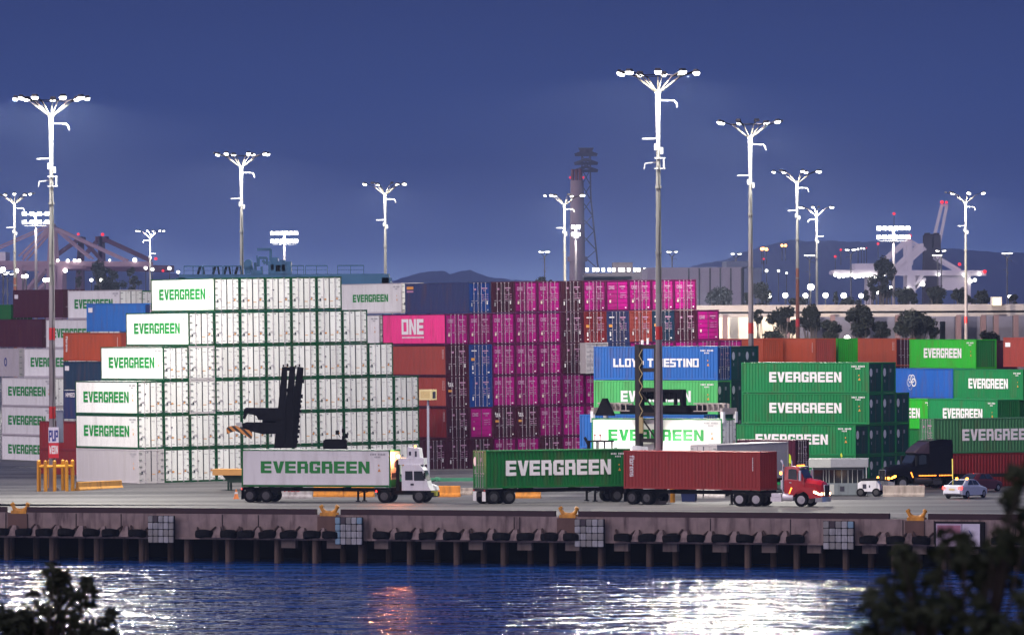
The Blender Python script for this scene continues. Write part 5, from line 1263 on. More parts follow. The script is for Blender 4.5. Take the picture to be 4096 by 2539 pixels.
def road_tractor(label, loc, ang, col, sleeper=False, name='lorry_tractor', tank=None):
    f = thing(name, label, 'lorry', loc, ang); BD = mat('cab_paint_' + col, {'red': (.40, .003, .010), 'black': (.004, .0035, .006)}[col], rough=.22, var=.05, spec=.6 if col == 'red' else .15)
    tank = tank or (mat('tank_dark', (.06, .055, .06), rough=.3, metal=.5) if sleeper else None) or mat('tank_aluminium', (.62, .60, .64), rough=.35, metal=.2, var=.06)
    WB = 4.25 + (1.6 if sleeper else 0); fx = WB / 2 + .45   # front axle x ; tandem mid at fx-WB
    tx = fx - WB
    m = MB(); 
    for s_ in (-1, 1): m.box(tx - 1.35, fx + .9, s_ * .42 - .06, s_ * .42 + .06, .75, 1.02)
    m.box(tx - .5, tx + .5, -.5, .5, 1.02, 1.14); m.build('frame', STEELD, f)
    for s_ in (-1, 1):
        wheel(f, fx, s_ * 1.03, rim=RIMM, r=.52)
        for a in (-.66, .66): wheel(f, tx + a, s_ * 1.05, rim=RIMM, r=.52); wheel(f, tx + a, s_ * .73, rim=RIMD, r=.52)
    cb = fx - (2.55 if sleeper else 1.38)   # back of cab
    nd = 0.0 if sleeper else .36            # nose further ahead of a set-back axle
    # hood: lofted, drooping toward the nose, wheel arch left open
    def sec(x, w, z0, z1, rr): return [(x, -w, z0), (x, -w, z1 - rr), (x, -w + rr * 1.4, z1), (x, 0, z1 + rr * .25), (x, w - rr * 1.4, z1), (x, w, z1 - rr), (x, w, z0)]
    h0 = cb + 1.53; h1 = fx + 1.22 + nd
    m = MB(); m.loft([sec(h0, .98, 1.22, 2.10, .25), sec(h0 + (h1 - h0) * .33, .92, 1.22, 2.00, .25), sec(h0 + (h1 - h0) * .66, .84, 1.20, 1.93, .24), sec(h0 + (h1 - h0) * .9, .74, .80, 1.82, .22), sec(h1, .62, .78, 1.62, .2)]); hood = m.build('hood', BD, f)
    for s_ in (-1, 1):  # front wing with arch
        pts = [(fx - .98, .78)] + arch(fx, .52, .66, 10, 160, 8) + [(fx + 1.15 + nd, .70), (fx + 1.18 + nd, 1.1), (fx + .75 + nd, 1.42), (fx, 1.48), (fx - .98, 1.5)]
        m = MB(); m.prism(pts, s_ * .72, s_ * 1.17); m.build('wing', BD, f)
        m = MB(); m.prism([(fx + .62 + nd, 1.05), (fx + 1.1 + nd, .88), (fx + 1.12 + nd, 1.0), (fx + .75 + nd, 1.2), (fx + .62 + nd, 1.2)], s_ * 1.14, s_ * 1.19); m.box(fx + 1.16 + nd, fx + 1.2 + nd, s_ * .75, s_ * 1.1, .86, 1.06); m.build('headlight', HEADL if col == 'red' else AMBL, f)
        m = MB(); m.prism([(fx - .98, 1.0), (fx - .90, .98), (fx - .70, 1.42), (fx - .80, 1.45)], s_ * 1.17, s_ * 1.19); m.build('marker_lamp', AMBS, f)
    # cab
    m = MB()
    def cs(x, w, z0, z1, wt): return [(x, -w, z0), (x, -w, (z0 + z1) / 2), (x, -wt, z1), (x, wt, z1), (x, w, (z0 + z1) / 2), (x, w, z0)]
    H_ = 3.02
    m.loft([cs(cb, 1.05, 1.0, H_ - .05, .95), cs(cb + .3, 1.05, 1.0, H_, .92), cs(cb + 1.05, 1.05, .95, H_ - .02, .9), cs(cb + 1.56, 1.03, 1.15, 2.12, .98)]); cab = m.build('cab', BD, f)
    m = MB()
    for s_ in (-1, 1):
        m.prism([(cb + .32, 2.08), (cb + 1.02, 2.02), (cb + .98, 2.78), (cb + .62, 2.84), (cb + .34, 2.78)], s_ * 1.045, s_ * 1.062)
        m.prism([(cb + 1.08, 2.02), (cb + 1.34, 2.06), (cb + 1.08, 2.66)], s_ * 1.045, s_ * 1.058)
    m.face([(cb + 1.565, -.88, 2.16), (cb + 1.565, .88, 2.16), (cb + 1.13, .82, 2.92), (cb + 1.13, -.82, 2.92)]); m.build('window', GL, cab)
    m = MB(); m.box(cb + 1.02, cb + 1.30, -.86, .86, 2.90, 3.0); m.build('sun_visor', CHROME if col == 'red' else BD, cab)
    for k in range(5):
        m = MB(); y = -.72 + k * .36; m.cyl((cb + .95, y, H_ - .02), (cb + .95, y, H_ + .10), .06, n=8); m.build('marker_lamp', AMBS, cab)
    m = MB(); m.box(cb + .42, cb + .58, -1.07, -1.05, 1.78, 1.84); m.build('door_handle', CHROME, cab)
    # grille and bumper
    m = MB(); m.box(fx + nd + 1.20, fx + nd + 1.26, -.52, .52, .82, 1.58); m.build('grille', STEELD, f)
    m = MB(); m.bar((fx + nd + 1.26, -.54, .8), (fx + nd + 1.26, -.54, 1.62), .07); m.bar((fx + nd + 1.26, .54, .8), (fx + nd + 1.26, .54, 1.62), .07); m.bar((fx + nd + 1.26, -.54, 1.62), (fx + nd + 1.26, .54, 1.62), .07); m.bar((fx + nd + 1.28, 0, .8), (fx + nd + 1.28, 0, 1.60), .04); m.build('grille_surround', CHROME, f)
    m = MB(); r0 = [(fx + nd + .75, -1.18), (fx + nd + 1.25, -1.0), (fx + nd + 1.42, -.6), (fx + nd + 1.46, 0), (fx + nd + 1.42, .6), (fx + nd + 1.25, 1.0), (fx + nd + .75, 1.18)]
    m.loft([[(x, y, .36) for x, y in r0] + [(fx + nd + .7, 1.0, .36), (fx + nd + .7, -1.0, .36)], [(x, y, .74) for x, y in r0] + [(fx + nd + .7, 1.0, .74), (fx + nd + .7, -1.0, .74)]]); m.build('bumper', CHROME, f)
    # tanks, steps, stack
    for s_ in (-1, 1):
        m = MB(); te = cb + (1.45 if sleeper else .74); m.cyl((cb - .1, s_ * .92, .72), (te, s_ * .92, .72), .30, n=14); m.box(cb - .1, te, s_ * .62, s_ * 1.0, 1.0, 1.08); m.build('fuel_tank', tank, f)
        m = MB(); m.box(cb - 1.05, cb - .2, s_ * .62, s_ * 1.18, .40, .72); m.box(cb - 1.0, cb - .25, s_ * .62, s_ * 1.12, .74, 1.0); m.build('step', tank, f)
        m = MB(); m.bar((cb + 1.25, s_ * 1.08, 2.7), (cb + 1.35, s_ * 1.32, 2.7), .05); m.box(cb + 1.28, cb + 1.42, s_ * 1.22, s_ * 1.38, 1.95, 2.72); m.build('mirror', WP if col == 'red' else STEELD, f)
        m = MB(); m.cyl((cb - .12, s_ * 1.0, 1.1), (cb - .12, s_ * 1.0, 3.35), .075, n=10); m.bar((cb - .12, s_ * 1.0, 3.3), (cb - .25, s_ * 1.0, 3.5), .13); m.build('exhaust_stack', CHROME if col == 'red' else STEELD, f)
    if sleeper:
        sb = cb - 2.05; m = MB()
        def ss(x, w, z1, wt): return [(x, -w, 1.0), (x, -w, z1 - .5), (x, -wt, z1), (x, wt, z1), (x, w, z1 - .5), (x, w, 1.0)]
        m.loft([ss(sb, 1.22, 4.05, 1.1), ss(sb + .9, 1.22, 4.1, 1.1), ss(cb + .05, 1.2, 3.95, 1.05)]); m.build('sleeper', BD, f)
        m = MB(); m.loft([[(cb, -1.1, 2.9), (cb, -1.05, 3.9), (cb, 1.05, 3.9), (cb, 1.1, 2.9)], [(cb + .7, -.98, 2.95), (cb + .7, -.9, 3.55), (cb + .7, .9, 3.55), (cb + .7, .98, 2.95)], [(cb + 1.28, -.85, 2.95), (cb + 1.28, -.75, 3.1), (cb + 1.28, .75, 3.1), (cb + 1.28, .85, 2.95)]]); m.build('roof_fairing', mat('fairing_black', (.035, .022, .035), rough=.3, spec=.3), f)
        for s_ in (-1, 1):
            for x0, n_ in ((cb - 1.9, 9), (cb - .45, 12)):
                for k in range(n_):
                    m = MB(); m.cyl((x0 + k * .135, s_ * 1.19, 1.14), (x0 + k * .135, s_ * 1.24, 1.14), .052, n=6); m.build('marker_lamp', AMBS, f)
            for k in range(12):
                m = MB(); m.cyl((tx - 1.7 + k * .15, s_ * 1.19, .45), (tx - 1.7 + k * .15, s_ * 1.24, .45), .055, n=6); m.build('marker_lamp', AMBS, f)
            for z in (.55, .72, .9, 1.08):
                m = MB(); m.box(tx - 1.9, tx - 1.82, s_ * 1.0 - .09, s_ * 1.0 + .2, z, z + .13); m.build('tail_lamp', REDL, f)
            m = MB(); m.box(tx - 1.85, cb - .2, s_ * 1.0, s_ * 1.19, .35, 1.1) if False else m.box(tx - 1.85, tx - .95, s_ * 1.1, s_ * 1.18, .35, 1.0); m.build('side_skirt', STEELD, f)
    if col == 'red':
        m = MB(); m.box(cb - .35, cb - .05, -.98, -.7, 2.35, 2.7); m.build('work_lamp', WP, f); m = MB(); m.box(cb - .37, cb - .2, -1.0, -.9, 2.42, 2.6); m.build('marker_lamp', AMBL, f)
        m = MB(); m.box(cb - .3, cb - .06, -.98, -.75, 1.3, 2.0); m.build('air_tank', WP, f)
        m = MB(); m.bar((cb + .3, -.6, H_), (cb + .3, -.6, H_ + .75), .03); m.face([(cb + .22, -.6, H_ + .25), (cb + .42, -.6, H_ + .2), (cb + .38, -.6, H_ + .78), (cb + .24, -.6, H_ + .95)]); m.build('whip_flag', emit('flag_yellow_glow', (.55, .75, .02), .7), f)  # flag cloth brightened by a glow of its own, not a lamp
    return f
# front wheel of the red cab meets the ground at (3207, 2024)
pw = GP(3207, 2026); a_ = R(-22); fxr = 4.25 / 2 + .45
o_ = Vector((pw.x, pw.y, 0)) - Vector((math.cos(a_) * fxr - math.sin(a_) * -1.03, math.sin(a_) * fxr + math.cos(a_) * -1.03, 0))
road_tractor('bright red day-cab lorry tractor with amber roof lamps, pulling the dark red container', o_, a_, 'red')
pb_ = GP(3585, 1957); a_ = R(180 + 24); fxr = 5.85 / 2 + .45
o_ = Vector((pb_.x, pb_.y, 0)) - Vector((math.cos(a_) * fxr, math.sin(a_) * fxr, 0))
road_tractor('black sleeper-cab lorry with amber light strips, facing left behind the concrete barrier', o_, a_, 'black', sleeper=True)
# --- cars
def sedan(label, loc, ang, paintm, group=None, flag=False):
    f = thing('car', label, 'car', loc, ang, group)
    def sec(x, w, z0, z1, zs, wt): return [(x, -w, z0), (x, -w, zs), (x, -wt, z1), (x, wt, z1), (x, w, zs), (x, w, z0)]
    m = MB(); m.loft([sec(-2.28, .70, .42, .95, .80, .62), sec(-2.1, .86, .30, 1.05, .90, .78), sec(-1.3, .90, .26, 1.06, .92, .84), sec(0, .91, .24, 1.0, .90, .86), sec(1.2, .90, .26, .96, .84, .80), sec(2.0, .84, .30, .80, .70, .70), sec(2.28, .66, .38, .62, .56, .56)])
    body = m.build('body', paintm, f)
    m = MB(); m.loft([[(-1.75, -.72, 1.02), (-1.0, -.58, 1.44), (-1.0, .58, 1.44), (-1.75, .72, 1.02)], [(-1.2, -.78, 1.0), (-.5, -.62, 1.48), (-.5, .62, 1.48), (-1.2, .78, 1.0)], [(.3, -.80, .98), (.25, -.62, 1.47), (.25, .62, 1.47), (.3, .80, .98)], [(1.15, -.76, .94), (.75, -.58, 1.36), (.75, .58, 1.36), (1.15, .76, .94)], [(1.2, -.72, .92), (1.15, -.6, .95), (1.15, .6, .95), (1.2, .72, .92)]]); m.build('roof', paintm, f)
    m = MB(); m.face([(-1.72, -.62, 1.08), (-1.72, .62, 1.08), (-1.06, .50, 1.43), (-1.06, -.50, 1.43)]); 
    for s_ in (-1, 1):
        m.face([(-1.15, s_ * .785, 1.06), (-.25, s_ * .80, 1.05), (-.28, s_ * .66, 1.42), (-.62, s_ * .655, 1.42)]); m.face([(-.18, s_ * .80, 1.05), (.72, s_ * .80, 1.02), (.45, s_ * .655, 1.38), (-.2, s_ * .66, 1.42)])
    m.face([(1.17, -.66, .98), (1.17, .66, .98), (.80, .52, 1.35), (.80, -.52, 1.35)]); w_ = m.build('window', GL, f)
    for v in w_.data.vertices: v.co.x += -.012 if v.co.x < -1.0 else 0; v.co.y *= 1.02
    for x in (-1.35, 1.38):
        for s_ in (-1, 1): wheel(f, x, s_ * .80, r=.32, w=.21, rim=RIMM)
    for s_ in (-1, 1):
        m = MB(); m.loft([[(-2.14, s_ * .86, .74), (-2.27, s_ * .58, .74), (-2.27, s_ * .58, .92), (-2.12, s_ * .84, .95)], [(-2.2, s_ * .89, .74), (-2.31, s_ * .58, .74), (-2.31, s_ * .58, .92), (-2.16, s_ * .87, .95)]]); m.build('tail_lamp', REDL, f)
    m = MB(); m.box(-2.31, -2.28, -.24, .24, .66, .80); m.build('number_plate', mat('plate_cream', (.55, .45, .22), rough=.5), f)
    m = MB(); m.box(-2.3, 2.2, -.5, .5, .18, .26); m.build('underside', STEELD, f)
    if flag:
        m = MB(); m.cyl((-1.9, .1, 1.0), (-1.9, .1, 2.9), .022, n=6); m.build('whip_pole', mat('whip_yellow', (.7, .62, .08), rough=.5), f)
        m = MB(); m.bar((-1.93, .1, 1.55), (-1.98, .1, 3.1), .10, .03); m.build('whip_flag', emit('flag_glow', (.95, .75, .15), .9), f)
        for y in (-.45, .45):
            m = MB(); m.cyl((-.6, y, 1.47), (-.6, y, 1.6), .09, n=8); m.build('roof_beacon', AMBL, f)
    return f
pc_ = GP(3850, 1992); sedan('white saloon car with lit red tail lamps and tall yellow whip flag', (pc_.x + .3, pc_.y + .8, 0), R(58), mat('car_white', (.62, .64, .72), rough=.25, var=.04), flag=True)
pc_ = GP(3925, 1968); sedan('dark red car with lit red tail lamps beyond the white car', (pc_.x, pc_.y + 2.2, 0), R(50), mat('car_dark_red', (.10, .012, .015), rough=.3, var=.05))
# --- flatbed rig partly hidden beyond the cars
pf = PX(3990, 1945, F / 48.5); chassis('dark empty trailer beyond the white car at the right', Vector((pf.x, F / 48.3, 0)), R(12), group='parked trailers behind the lane')
# --- small white utility truck beside the booth
pu = GP(3480, 1985); f = thing('utility_cart', 'small white utility cart with dark tray between the guard booth and the concrete barrier', 'utility cart', (pu.x, pu.y + .6, 0), R(-12))
m = MB(); m.loft([[(-.85, -.6, .42), (-.85, -.6, 1.05), (-.85, .6, 1.05), (-.85, .6, .42)], [(-.5, -.66, .40), (-.55, -.66, 1.22), (-.55, .66, 1.22), (-.5, .66, .40)], [(.6, -.66, .40), (.62, -.66, 1.25), (.62, .66, 1.25), (.6, .66, .40)], [(.92, -.6, .5), (.86, -.55, .98), (.86, .55, .98), (.92, .6, .5)]]); m.build('body', WP, f)
m = MB(); m.box(-.6, .7, -.6, .6, 1.25, 1.42); m.build('tray', STEELD, f); m = MB(); m.box(-.45, -.15, -.67, -.655, .62, .98); m.box(.05, .15, -.67, -.655, .7, .9); m.build('vent', MKD, f)
for x in (-.62, .62):
    for s_ in (-1, 1): wheel(f, x, s_ * .58, r=.33, w=.2, rim=RIMD)
# --- pale lorry box behind the red container
G1 = PX(2868, 1782, F / 50.6); G1.z -= 2.9
ctr_g = container('pale grey lorry box with doors facing left, behind the dark red container', 'parked trailers behind the lane', Vector((G1.x, G1.y, 1.2)), R(60), 'greyw', flat=True, end='reefer', mark=None, side=-1, name='lorry_box')
bpy.context.view_layer.update(); chassis('dark trailer under the pale grey lorry box', ctr(ctr_g), R(60), group='parked trailers behind the lane')
M1 = PX(3181, 1757, F / 49.2); M1.z = 1.25
cm = container('dark maroon container with white lock rods between the pale lorry box and the booth', 'containers carried by the lorries in the driving lane', M1, R(180 - 30), 'maroon', end='dry', mark='plain')
bpy.context.view_layer.update(); chassis('dark trailer under the maroon container beside the booth', ctr(cm), R(-30), group='parked trailers behind the lane')
# --- green chassis parked between lorries
pg = PX(1800, 1925, F / 49.2); GCH = mat('chassis_green', (.06, .26, .15), rough=.5, var=.3)
f = chassis('green empty trailer chassis parked between the left and middle lorries', Vector((pg.x + 1.0, F / 48.9, 0)), R(10), group='parked trailers behind the lane', col=GCH, axles=(3.9, 5.2), legs=-3.0)
for o in f.children:
    if o.name.startswith('wheel'):
        for c_ in o.children: c_.data = cached(('rim', .51, .28, RIMM.name), lambda: None) if ('rim', .51, .28, RIMM.name) in CACHE else c_.data
# --- trailer with peach coloured deck behind the left lorry
pp = PX(905, 1910, F / 49.0); f = thing('parked_trailer', 'trailer with peach coloured deck and dark green underframe, left of the first lorry', 'trailer', (pp.x, F / 48.6, 0), R(-8), 'parked trailers behind the lane')
m = MB(); m.box(-1.15, 4.5, -1.1, 1.1, 1.35, 1.85); m.build('deck', mat('peach_paint', (.62, .33, .10), rough=.55, var=.12), f)
m = MB(); m.prism([(-.4, 1.35), (1.8, 1.35), (1.5, .75), (.1, .75)], -.7, .7); m.bar((.1, -.6, .8), (.1, -.6, .08), .16); m.bar((.1, .6, .8), (.1, .6, .08), .16); m.box(-.1, .35, -.75, .75, .06, .12); m.build('underframe', mat('frame_dark_green', (.01, .035, .022), rough=.7), f)
for x in (3.2, 4.3):
    for s_ in (-1, 1): wheel(f, x, s_ * .9, rim=RIMD)

# ================================================================== LOADERS
BLK = mat('loader_black', (.003, .003, .006), rough=.6, var=.3, scale=2, spec=.1); 
# left: mast seen from the side with spreader end-on
Yl = 524.0; base = PX(1150, 1935, Yl); f = thing('top_loader', 'black container top loader with tilted mast and striped arm before the white stack', 'container loader', (base.x, Yl, 0), 0, 'black container loaders')
def lx(px, py): p = PX(px, py, Yl); return (p.x - base.x, p.z)
def lbar(m, x0, y0, x1, y1, w, yo=0, h=None): a = lx(x0, y0); b_ = lx(x1, y1); m.bar((a[0], yo, a[1]), (b_[0], yo, b_[1]), w, h or w)
def lprism(m, pts, y0, y1): m.prism([lx(*p) for p in pts], y0, y1)
for yo in (-.9, .9):
    m = MB(); lprism(m, [(1098, 1790), (1140, 1790), (1148, 1467), (1130, 1467)], yo - .14, yo + .14); m.build('mast_rail', BLK, f)
    m = MB(); lprism(m, [(1128, 1790), (1170, 1790), (1180, 1465), (1160, 1465)], yo * .8 - .12, yo * .8 + .12); m.build('mast_rail', BLK, f)
    m = MB(); lprism(m, [(1150, 1790), (1186, 1790), (1214, 1470), (1190, 1466)], yo * .6 - .12, yo * .6 + .12); m.build('inner_mast_rail', BLK, f)
m = MB()
rj = random.Random(4)
for k in range(15):
    y = 1485 + k * 20; x = 1212 - (y - 1470) * .088; a = lx(x, y); q = rj.uniform(.03, .22)
    m.box(a[0] - .1, a[0] + q, -.75, -.35, a[1] - rj.uniform(.05, .16), a[1] + rj.uniform(.05, .2))
for k in range(5): a = lx(1134 + k * 16, 1463); m.box(a[0] - .05, a[0] + .05, -.5, .5, a[1] - .05, a[1] + rj.uniform(.05, .2))
lbar(m, 1208, 1500, 1196, 1640, .07, -.6); lbar(m, 1200, 1560, 1190, 1720, .06, -.3)
m.build('hose_bracket', BLK, f)
m = MB()
for y in (1475, 1560, 1650, 1740): 
    a = lx(1155 - (y - 1475) * .09, y); m.box(a[0] - .22, a[0] + .22, -.9, .9, a[1] - .14, a[1] + .14)
m.build('crossbeam', BLK, f)
m = MB(); lprism(m, [(1176, 1545), (1206, 1540), (1200, 1600), (1178, 1610)], -.5, -.2); lprism(m, [(1172, 1620), (1196, 1625), (1192, 1650), (1170, 1655)], -.5, -.2); lprism(m, [(1168, 1700), (1188, 1705), (1180, 1755), (1172, 1750)], -.5, -.2); m.build('hydraulic_fitting', BLK, f)
m = MB(); lprism(m, [(978, 1636), (984, 1630), (1130, 1632), (1130, 1680), (1035, 1678), (1028, 1662), (990, 1650), (980, 1676), (974, 1672)], -1.1, .9); m.build('carriage', BLK, f)
m = MB(); lprism(m, [(968, 1694), (985, 1688), (1130, 1690), (1125, 1732), (1055, 1735), (1000, 1722), (970, 1712)], -1.1, .9); lprism(m, [(1050, 1675), (1110, 1675), (1110, 1692), (1050, 1692)], -.6, .6); m.build('spreader', BLK, f)
strp = bpy.data.materials.new('hazard_stripes'); strp.use_nodes = True
n = strp.node_tree; b = n.nodes['Principled BSDF']; t = n.nodes.new('ShaderNodeTexCoord'); wv = n.nodes.new('ShaderNodeTexWave'); wv.inputs['Scale'].default_value = 1.15; wv.bands_direction = 'DIAGONAL'
mp = n.nodes.new('ShaderNodeMapping'); n.links.new(t.outputs['Object'], mp.inputs[0]); n.links.new(mp.outputs[0], wv.inputs[0]); cr = n.nodes.new('ShaderNodeValToRGB'); cr.color_ramp.interpolation = 'CONSTANT'; cr.color_ramp.elements[1].position = .5
cr.color_ramp.elements[0].color = (.02, .015, .015, 1); cr.color_ramp.elements[1].color = (.50, .20, .05, 1); n.links.new(wv.outputs['Fac'], cr.inputs[0]); n.links.new(cr.outputs[0], b.inputs['Base Color'])
m = MB(); lprism(m, [(908, 1712), (915, 1704), (945, 1700), (975, 1712), (1010, 1722), (1012, 1740), (1008, 1755), (985, 1740), (945, 1722), (925, 1728), (910, 1735)], -1.25, -1.1); m.build('striped_arm', strp, f)
m = MB(); lprism(m, [(945, 1690), (968, 1686), (972, 1706), (948, 1702)], -1.2, -.6); m.build('corner_guide', GALV, f)
m = MB(); lprism(m, [(1100, 1790), (1400, 1760), (1400, 1900), (1110, 1900)], -1.3, 1.3) if False else lprism(m, [(1110, 1812), (1390, 1812), (1395, 1900), (1110, 1900)], -1.3, 1.3); m.build('chassis', BLK, f)
m = MB(); lprism(m, [(1294, 1762), (1300, 1756), (1382, 1756), (1388, 1762), (1388, 1812), (1294, 1812)], -1.2, 1.2); m.build('engine_hood', BLK, f)
m = MB(); lbar(m, 1365, 1700, 1366, 1800, .12, -.9); m.build('exhaust_stack', WP, f)
m = MB(); 
for x, y in ((1350, 1728), (1386, 1742), (1374, 1722), (1372, 1750)): a = lx(x, y); m.box(a[0] - .14, a[0] + .14, -.9, -.6, a[1] - .17, a[1] + .17)
lbar(m, 1350, 1730, 1370, 1758, .05, -.8); lbar(m, 1386, 1742, 1370, 1758, .05, -.8); lbar(m, 1374, 1722, 1372, 1790, .06, -.8); m.build('work_lamp_cluster', BLK, f)
for x in (1160, 1345):
    for s_ in (-1, 1): wheel(f, lx(x, 1900)[0], s_ * 1.35, r=.78, w=.5, rim=RIMD)
m = MB(); lprism(m, [(1200, 1812), (1290, 1812), (1285, 1796), (1205, 1796)], -.9, .9); m.build('cab', BLK, f)
# raised white container with its loader
RC = PX(2888, 1674, F / 49.6); RC.z -= 2.9
rc = container('brightly lit white container with green EVERGREEN held up by the black loader', 'white refrigerated containers in the big stepped stack', RC, R(180 - 31), 'white', flat=True, framec='egreen', end='reefer', text='EVW', mark=True)
rc['group'] = 'container held by the loader'; del rc['group']
bpy.context.view_layer.update()
ra = R(149); rb_ = ctr(rc)
f = thing('container_loader', 'black container loader with tall lattice mast gripping the raised white container', 'container loader', (rb_.x, rb_.y, 0), R(-31), 'black container loaders')
# local frame: +x right along the container, -y towards the camera
ctop = rb_.z + 2.9
m = MB(); z = ctop
m.box(-3.9, 3.9, -.35, .35, z + .35, z + 1.05); m.build('spreader', BLK, f)
for s_ in (-1, 1):
    m = MB(); m.box(s_ * 3.0, s_ * 6.0, -.42, -.28, z + .55, z + .63); m.box(s_ * 3.0, s_ * 6.0, -.42, -.28, z + 1.15, z + 1.25); m.box(s_ * 3.0, s_ * 6.0, .1, .3, z + .55, z + 1.2)
    for k in range(6): m.box(s_ * (3.3 + k * .5), s_ * (3.36 + k * .5), -.42, .2, z + .6, z + 1.2)
    m.box(s_ * 5.9, s_ * 6.12, -1.2, 1.2, z + .35, z + .85); m.build('spreader_arm', mat('spreader_grey', (.30, .26, .26), rough=.5, var=.3), f)
    for q in (-1, 1):
        m = MB(); m.box(s_ * 5.95, s_ * 6.2, q * 1.05 - .16, q * 1.05 + .16, z - .35, z + .55); m.build('corner_guide', WP, f)
m = MB(); m.loft([[(-5.9, -1.0, z + .2), (-4.2, -1.0, z + .2), (-4.2, -.6, z + .2), (-5.9, -.6, z + .2)], [(-5.2, -1.0, z + 1.6), (-4.9, -1.0, z + 1.6), (-4.9, -.6, z + 1.6), (-5.2, -.6, z + 1.6)]]); m.build('cable_reel', BLK, f)
m = MB()
m.box(-1.9, 2.7, -1.1, -.4, z + .45, z + .95); m.box(-1.6, 2.4, -1.2, -.6, z + 2.1, z + 2.35); m.box(2.2, 2.45, -1.2, -.6, z + .9, z + 2.3); m.box(-1.7, -1.45, -1.2, -.6, z + .9, z + 2.3)
for k in range(7): m.box(-1.2 + k * .55, -1.0 + k * .55, -1.1, -.8, z + 1.3 + .25 * math.sin(k * 2.1), z + 2.1)
m.box(-1.4, 2.2, -1.0, -.9, z + 1.55, z + 2.1)
m.build('carriage', BLK, f)
mastm = mat('loader_mast', (.012, .009, .012), rough=.6, var=.5, scale=1.5, spec=.2)
ym = -1.6
zt_ = ctop + 6.0
for x in (-1.35, .42):
    m = MB(); m.box(x - .22, x + .22, ym - .35, ym + .2, .8, zt_); m.build('mast_rail', mastm, f)
m = MB()
for zz_ in (1.7, 3.0, 4.2, 6.3, 8.3, 9.9, zt_ - .2): m.box(-1.3, .4, ym - .25, ym - .05, zz_ - .16, zz_ + .16)
for a, b_ in ((1.9, 3.6), (4.2, 6.2), (6.4, 8.2)): m.bar((-1.2, ym - .2, b_), (.4, ym - .2, a), .10)
m.bar((-1.2, ym - .2, 1.0), (.4, ym - .2, 2.6), .16)
m.build('crossbeam', mastm, f)
m = MB(); xx = -.98; 
for k in range(11):
    z0, z1 = zt_ - .4 - k * .5, zt_ - .4 - (k + 1) * .5; sgn = 1 if k % 2 else -1
    m.bar((xx - sgn * .15, ym - .42, z0), (xx + sgn * .15, ym - .42, z1), .055)
m.box(xx - .17, xx + .17, ym - .45, ym - .3, zt_ - 7.2, zt_ - 5.9); m.build('cable_chain', mat('chain_cream', (.22, .17, .09), rough=.6, var=.3), f)
m = MB(); m.cyl((-1.0, ym - .1, zt_ + .0), (-1.0, ym - .1, zt_ + .35), .12, n=8); m.cyl((-.5, ym - .1, zt_), (-.5, ym - .1, zt_ + .5), .1, n=8); m.build('mast_lamp', WP, f)
m = MB(); m.box(-1.7, 1.7, -7.6, -2.0, .8, 1.9); m.box(-1.5, 1.5, -7.6, -5.6, 1.9, 2.6); m.build('chassis', BLK, f)
for yy in (-3.0, -6.6):
    for s_ in (-1, 1): 
        w_ = wheel(f, 0, 0, r=.82, w=.55, rim=RIMD); w_.rotation_euler = (0, 0, R(90)); w_.location = (s_ * 1.6, yy, .82)
cxl = -4.0
m = MB(); cz = 1.9
for x in (-3.85, -2.45):
    for y in (-5.4, -4.2): m.bar((x, y, cz), (x, y, 4.15), .09)
m.box(-4.0, -2.3, -5.5, -4.1, 4.12, 4.24); m.box(-3.95, -2.35, -5.45, -4.15, 1.9, 2.6)
for x in (-3.5, -3.0): m.bar((x, -5.42, 2.6), (x, -5.42, 4.1), .05)
m.build('cab_frame', BLK, f)
m = MB(); m.box(-3.1, -1.2, -5.2, -4.3, 1.6, 1.9); m.build('cab_platform', BLK, f)
m = MB(); m.cyl((-5.0, -3.6, 1.8), (-5.0, -3.6, 3.9), .13, n=8); m.bar((-5.0, -3.6, 3.85), (-5.35, -3.6, 4.45), .16); m.build('exhaust_stack', BLK, f)
m = MB(); m.box(-5.3, -1.5, -4.2, -3.3, 1.3, 1.85); m.build('side_deck', BLK, f)
for x in (-3.7, -3.2):
    m = MB(); m.cyl((x, -4.8, 4.24), (x, -4.8, 4.6), .025, n=6); m.cyl((x, -4.8, 4.6), (x, -4.8, 4.72), .07, n=8); m.build('roof_lamp', mat('lamp_red_unlit', (.4, .03, .03), rough=.4), f)
sp = bpy.data.lights.new('work_light', 'SPOT'); so = bpy.data.objects.new('work_light', sp); COL.objects.link(so); so.parent = f; so.location = (1.3, -3.6, 3.6)
so.rotation_euler = (R(84), 0, R(-22)); sp.energy = 3500; sp.spot_size = R(110); sp.spot_blend = .8; sp.color = (1, .97, .85); sp.shadow_soft_size = .12
sp2 = bpy.data.lights.new('work_light', 'SPOT'); so = bpy.data.objects.new('work_light', sp2); COL.objects.link(so); so.parent = f; so.location = (-2.3, -3.8, 3.6)
so.rotation_euler = (R(84), 0, R(22)); sp2.energy = 3500; sp2.spot_size = R(110); sp2.spot_blend = .8; sp2.color = (1, .97, .85); sp2.shadow_soft_size = .12
m = MB(); m.cyl((1.3, -3.75, 3.5), (1.3, -3.55, 3.5), .16, n=10); m.bar((1.3, -3.8, 1.9), (1.3, -3.8, 3.5), .06); m.cyl((-2.3, -3.95, 3.5), (-2.3, -3.75, 3.5), .16, n=10); m.bar((-2.3, -4.0, 1.9), (-2.3, -4.0, 3.5), .06); m.build('work_lamp', HOUS, f)
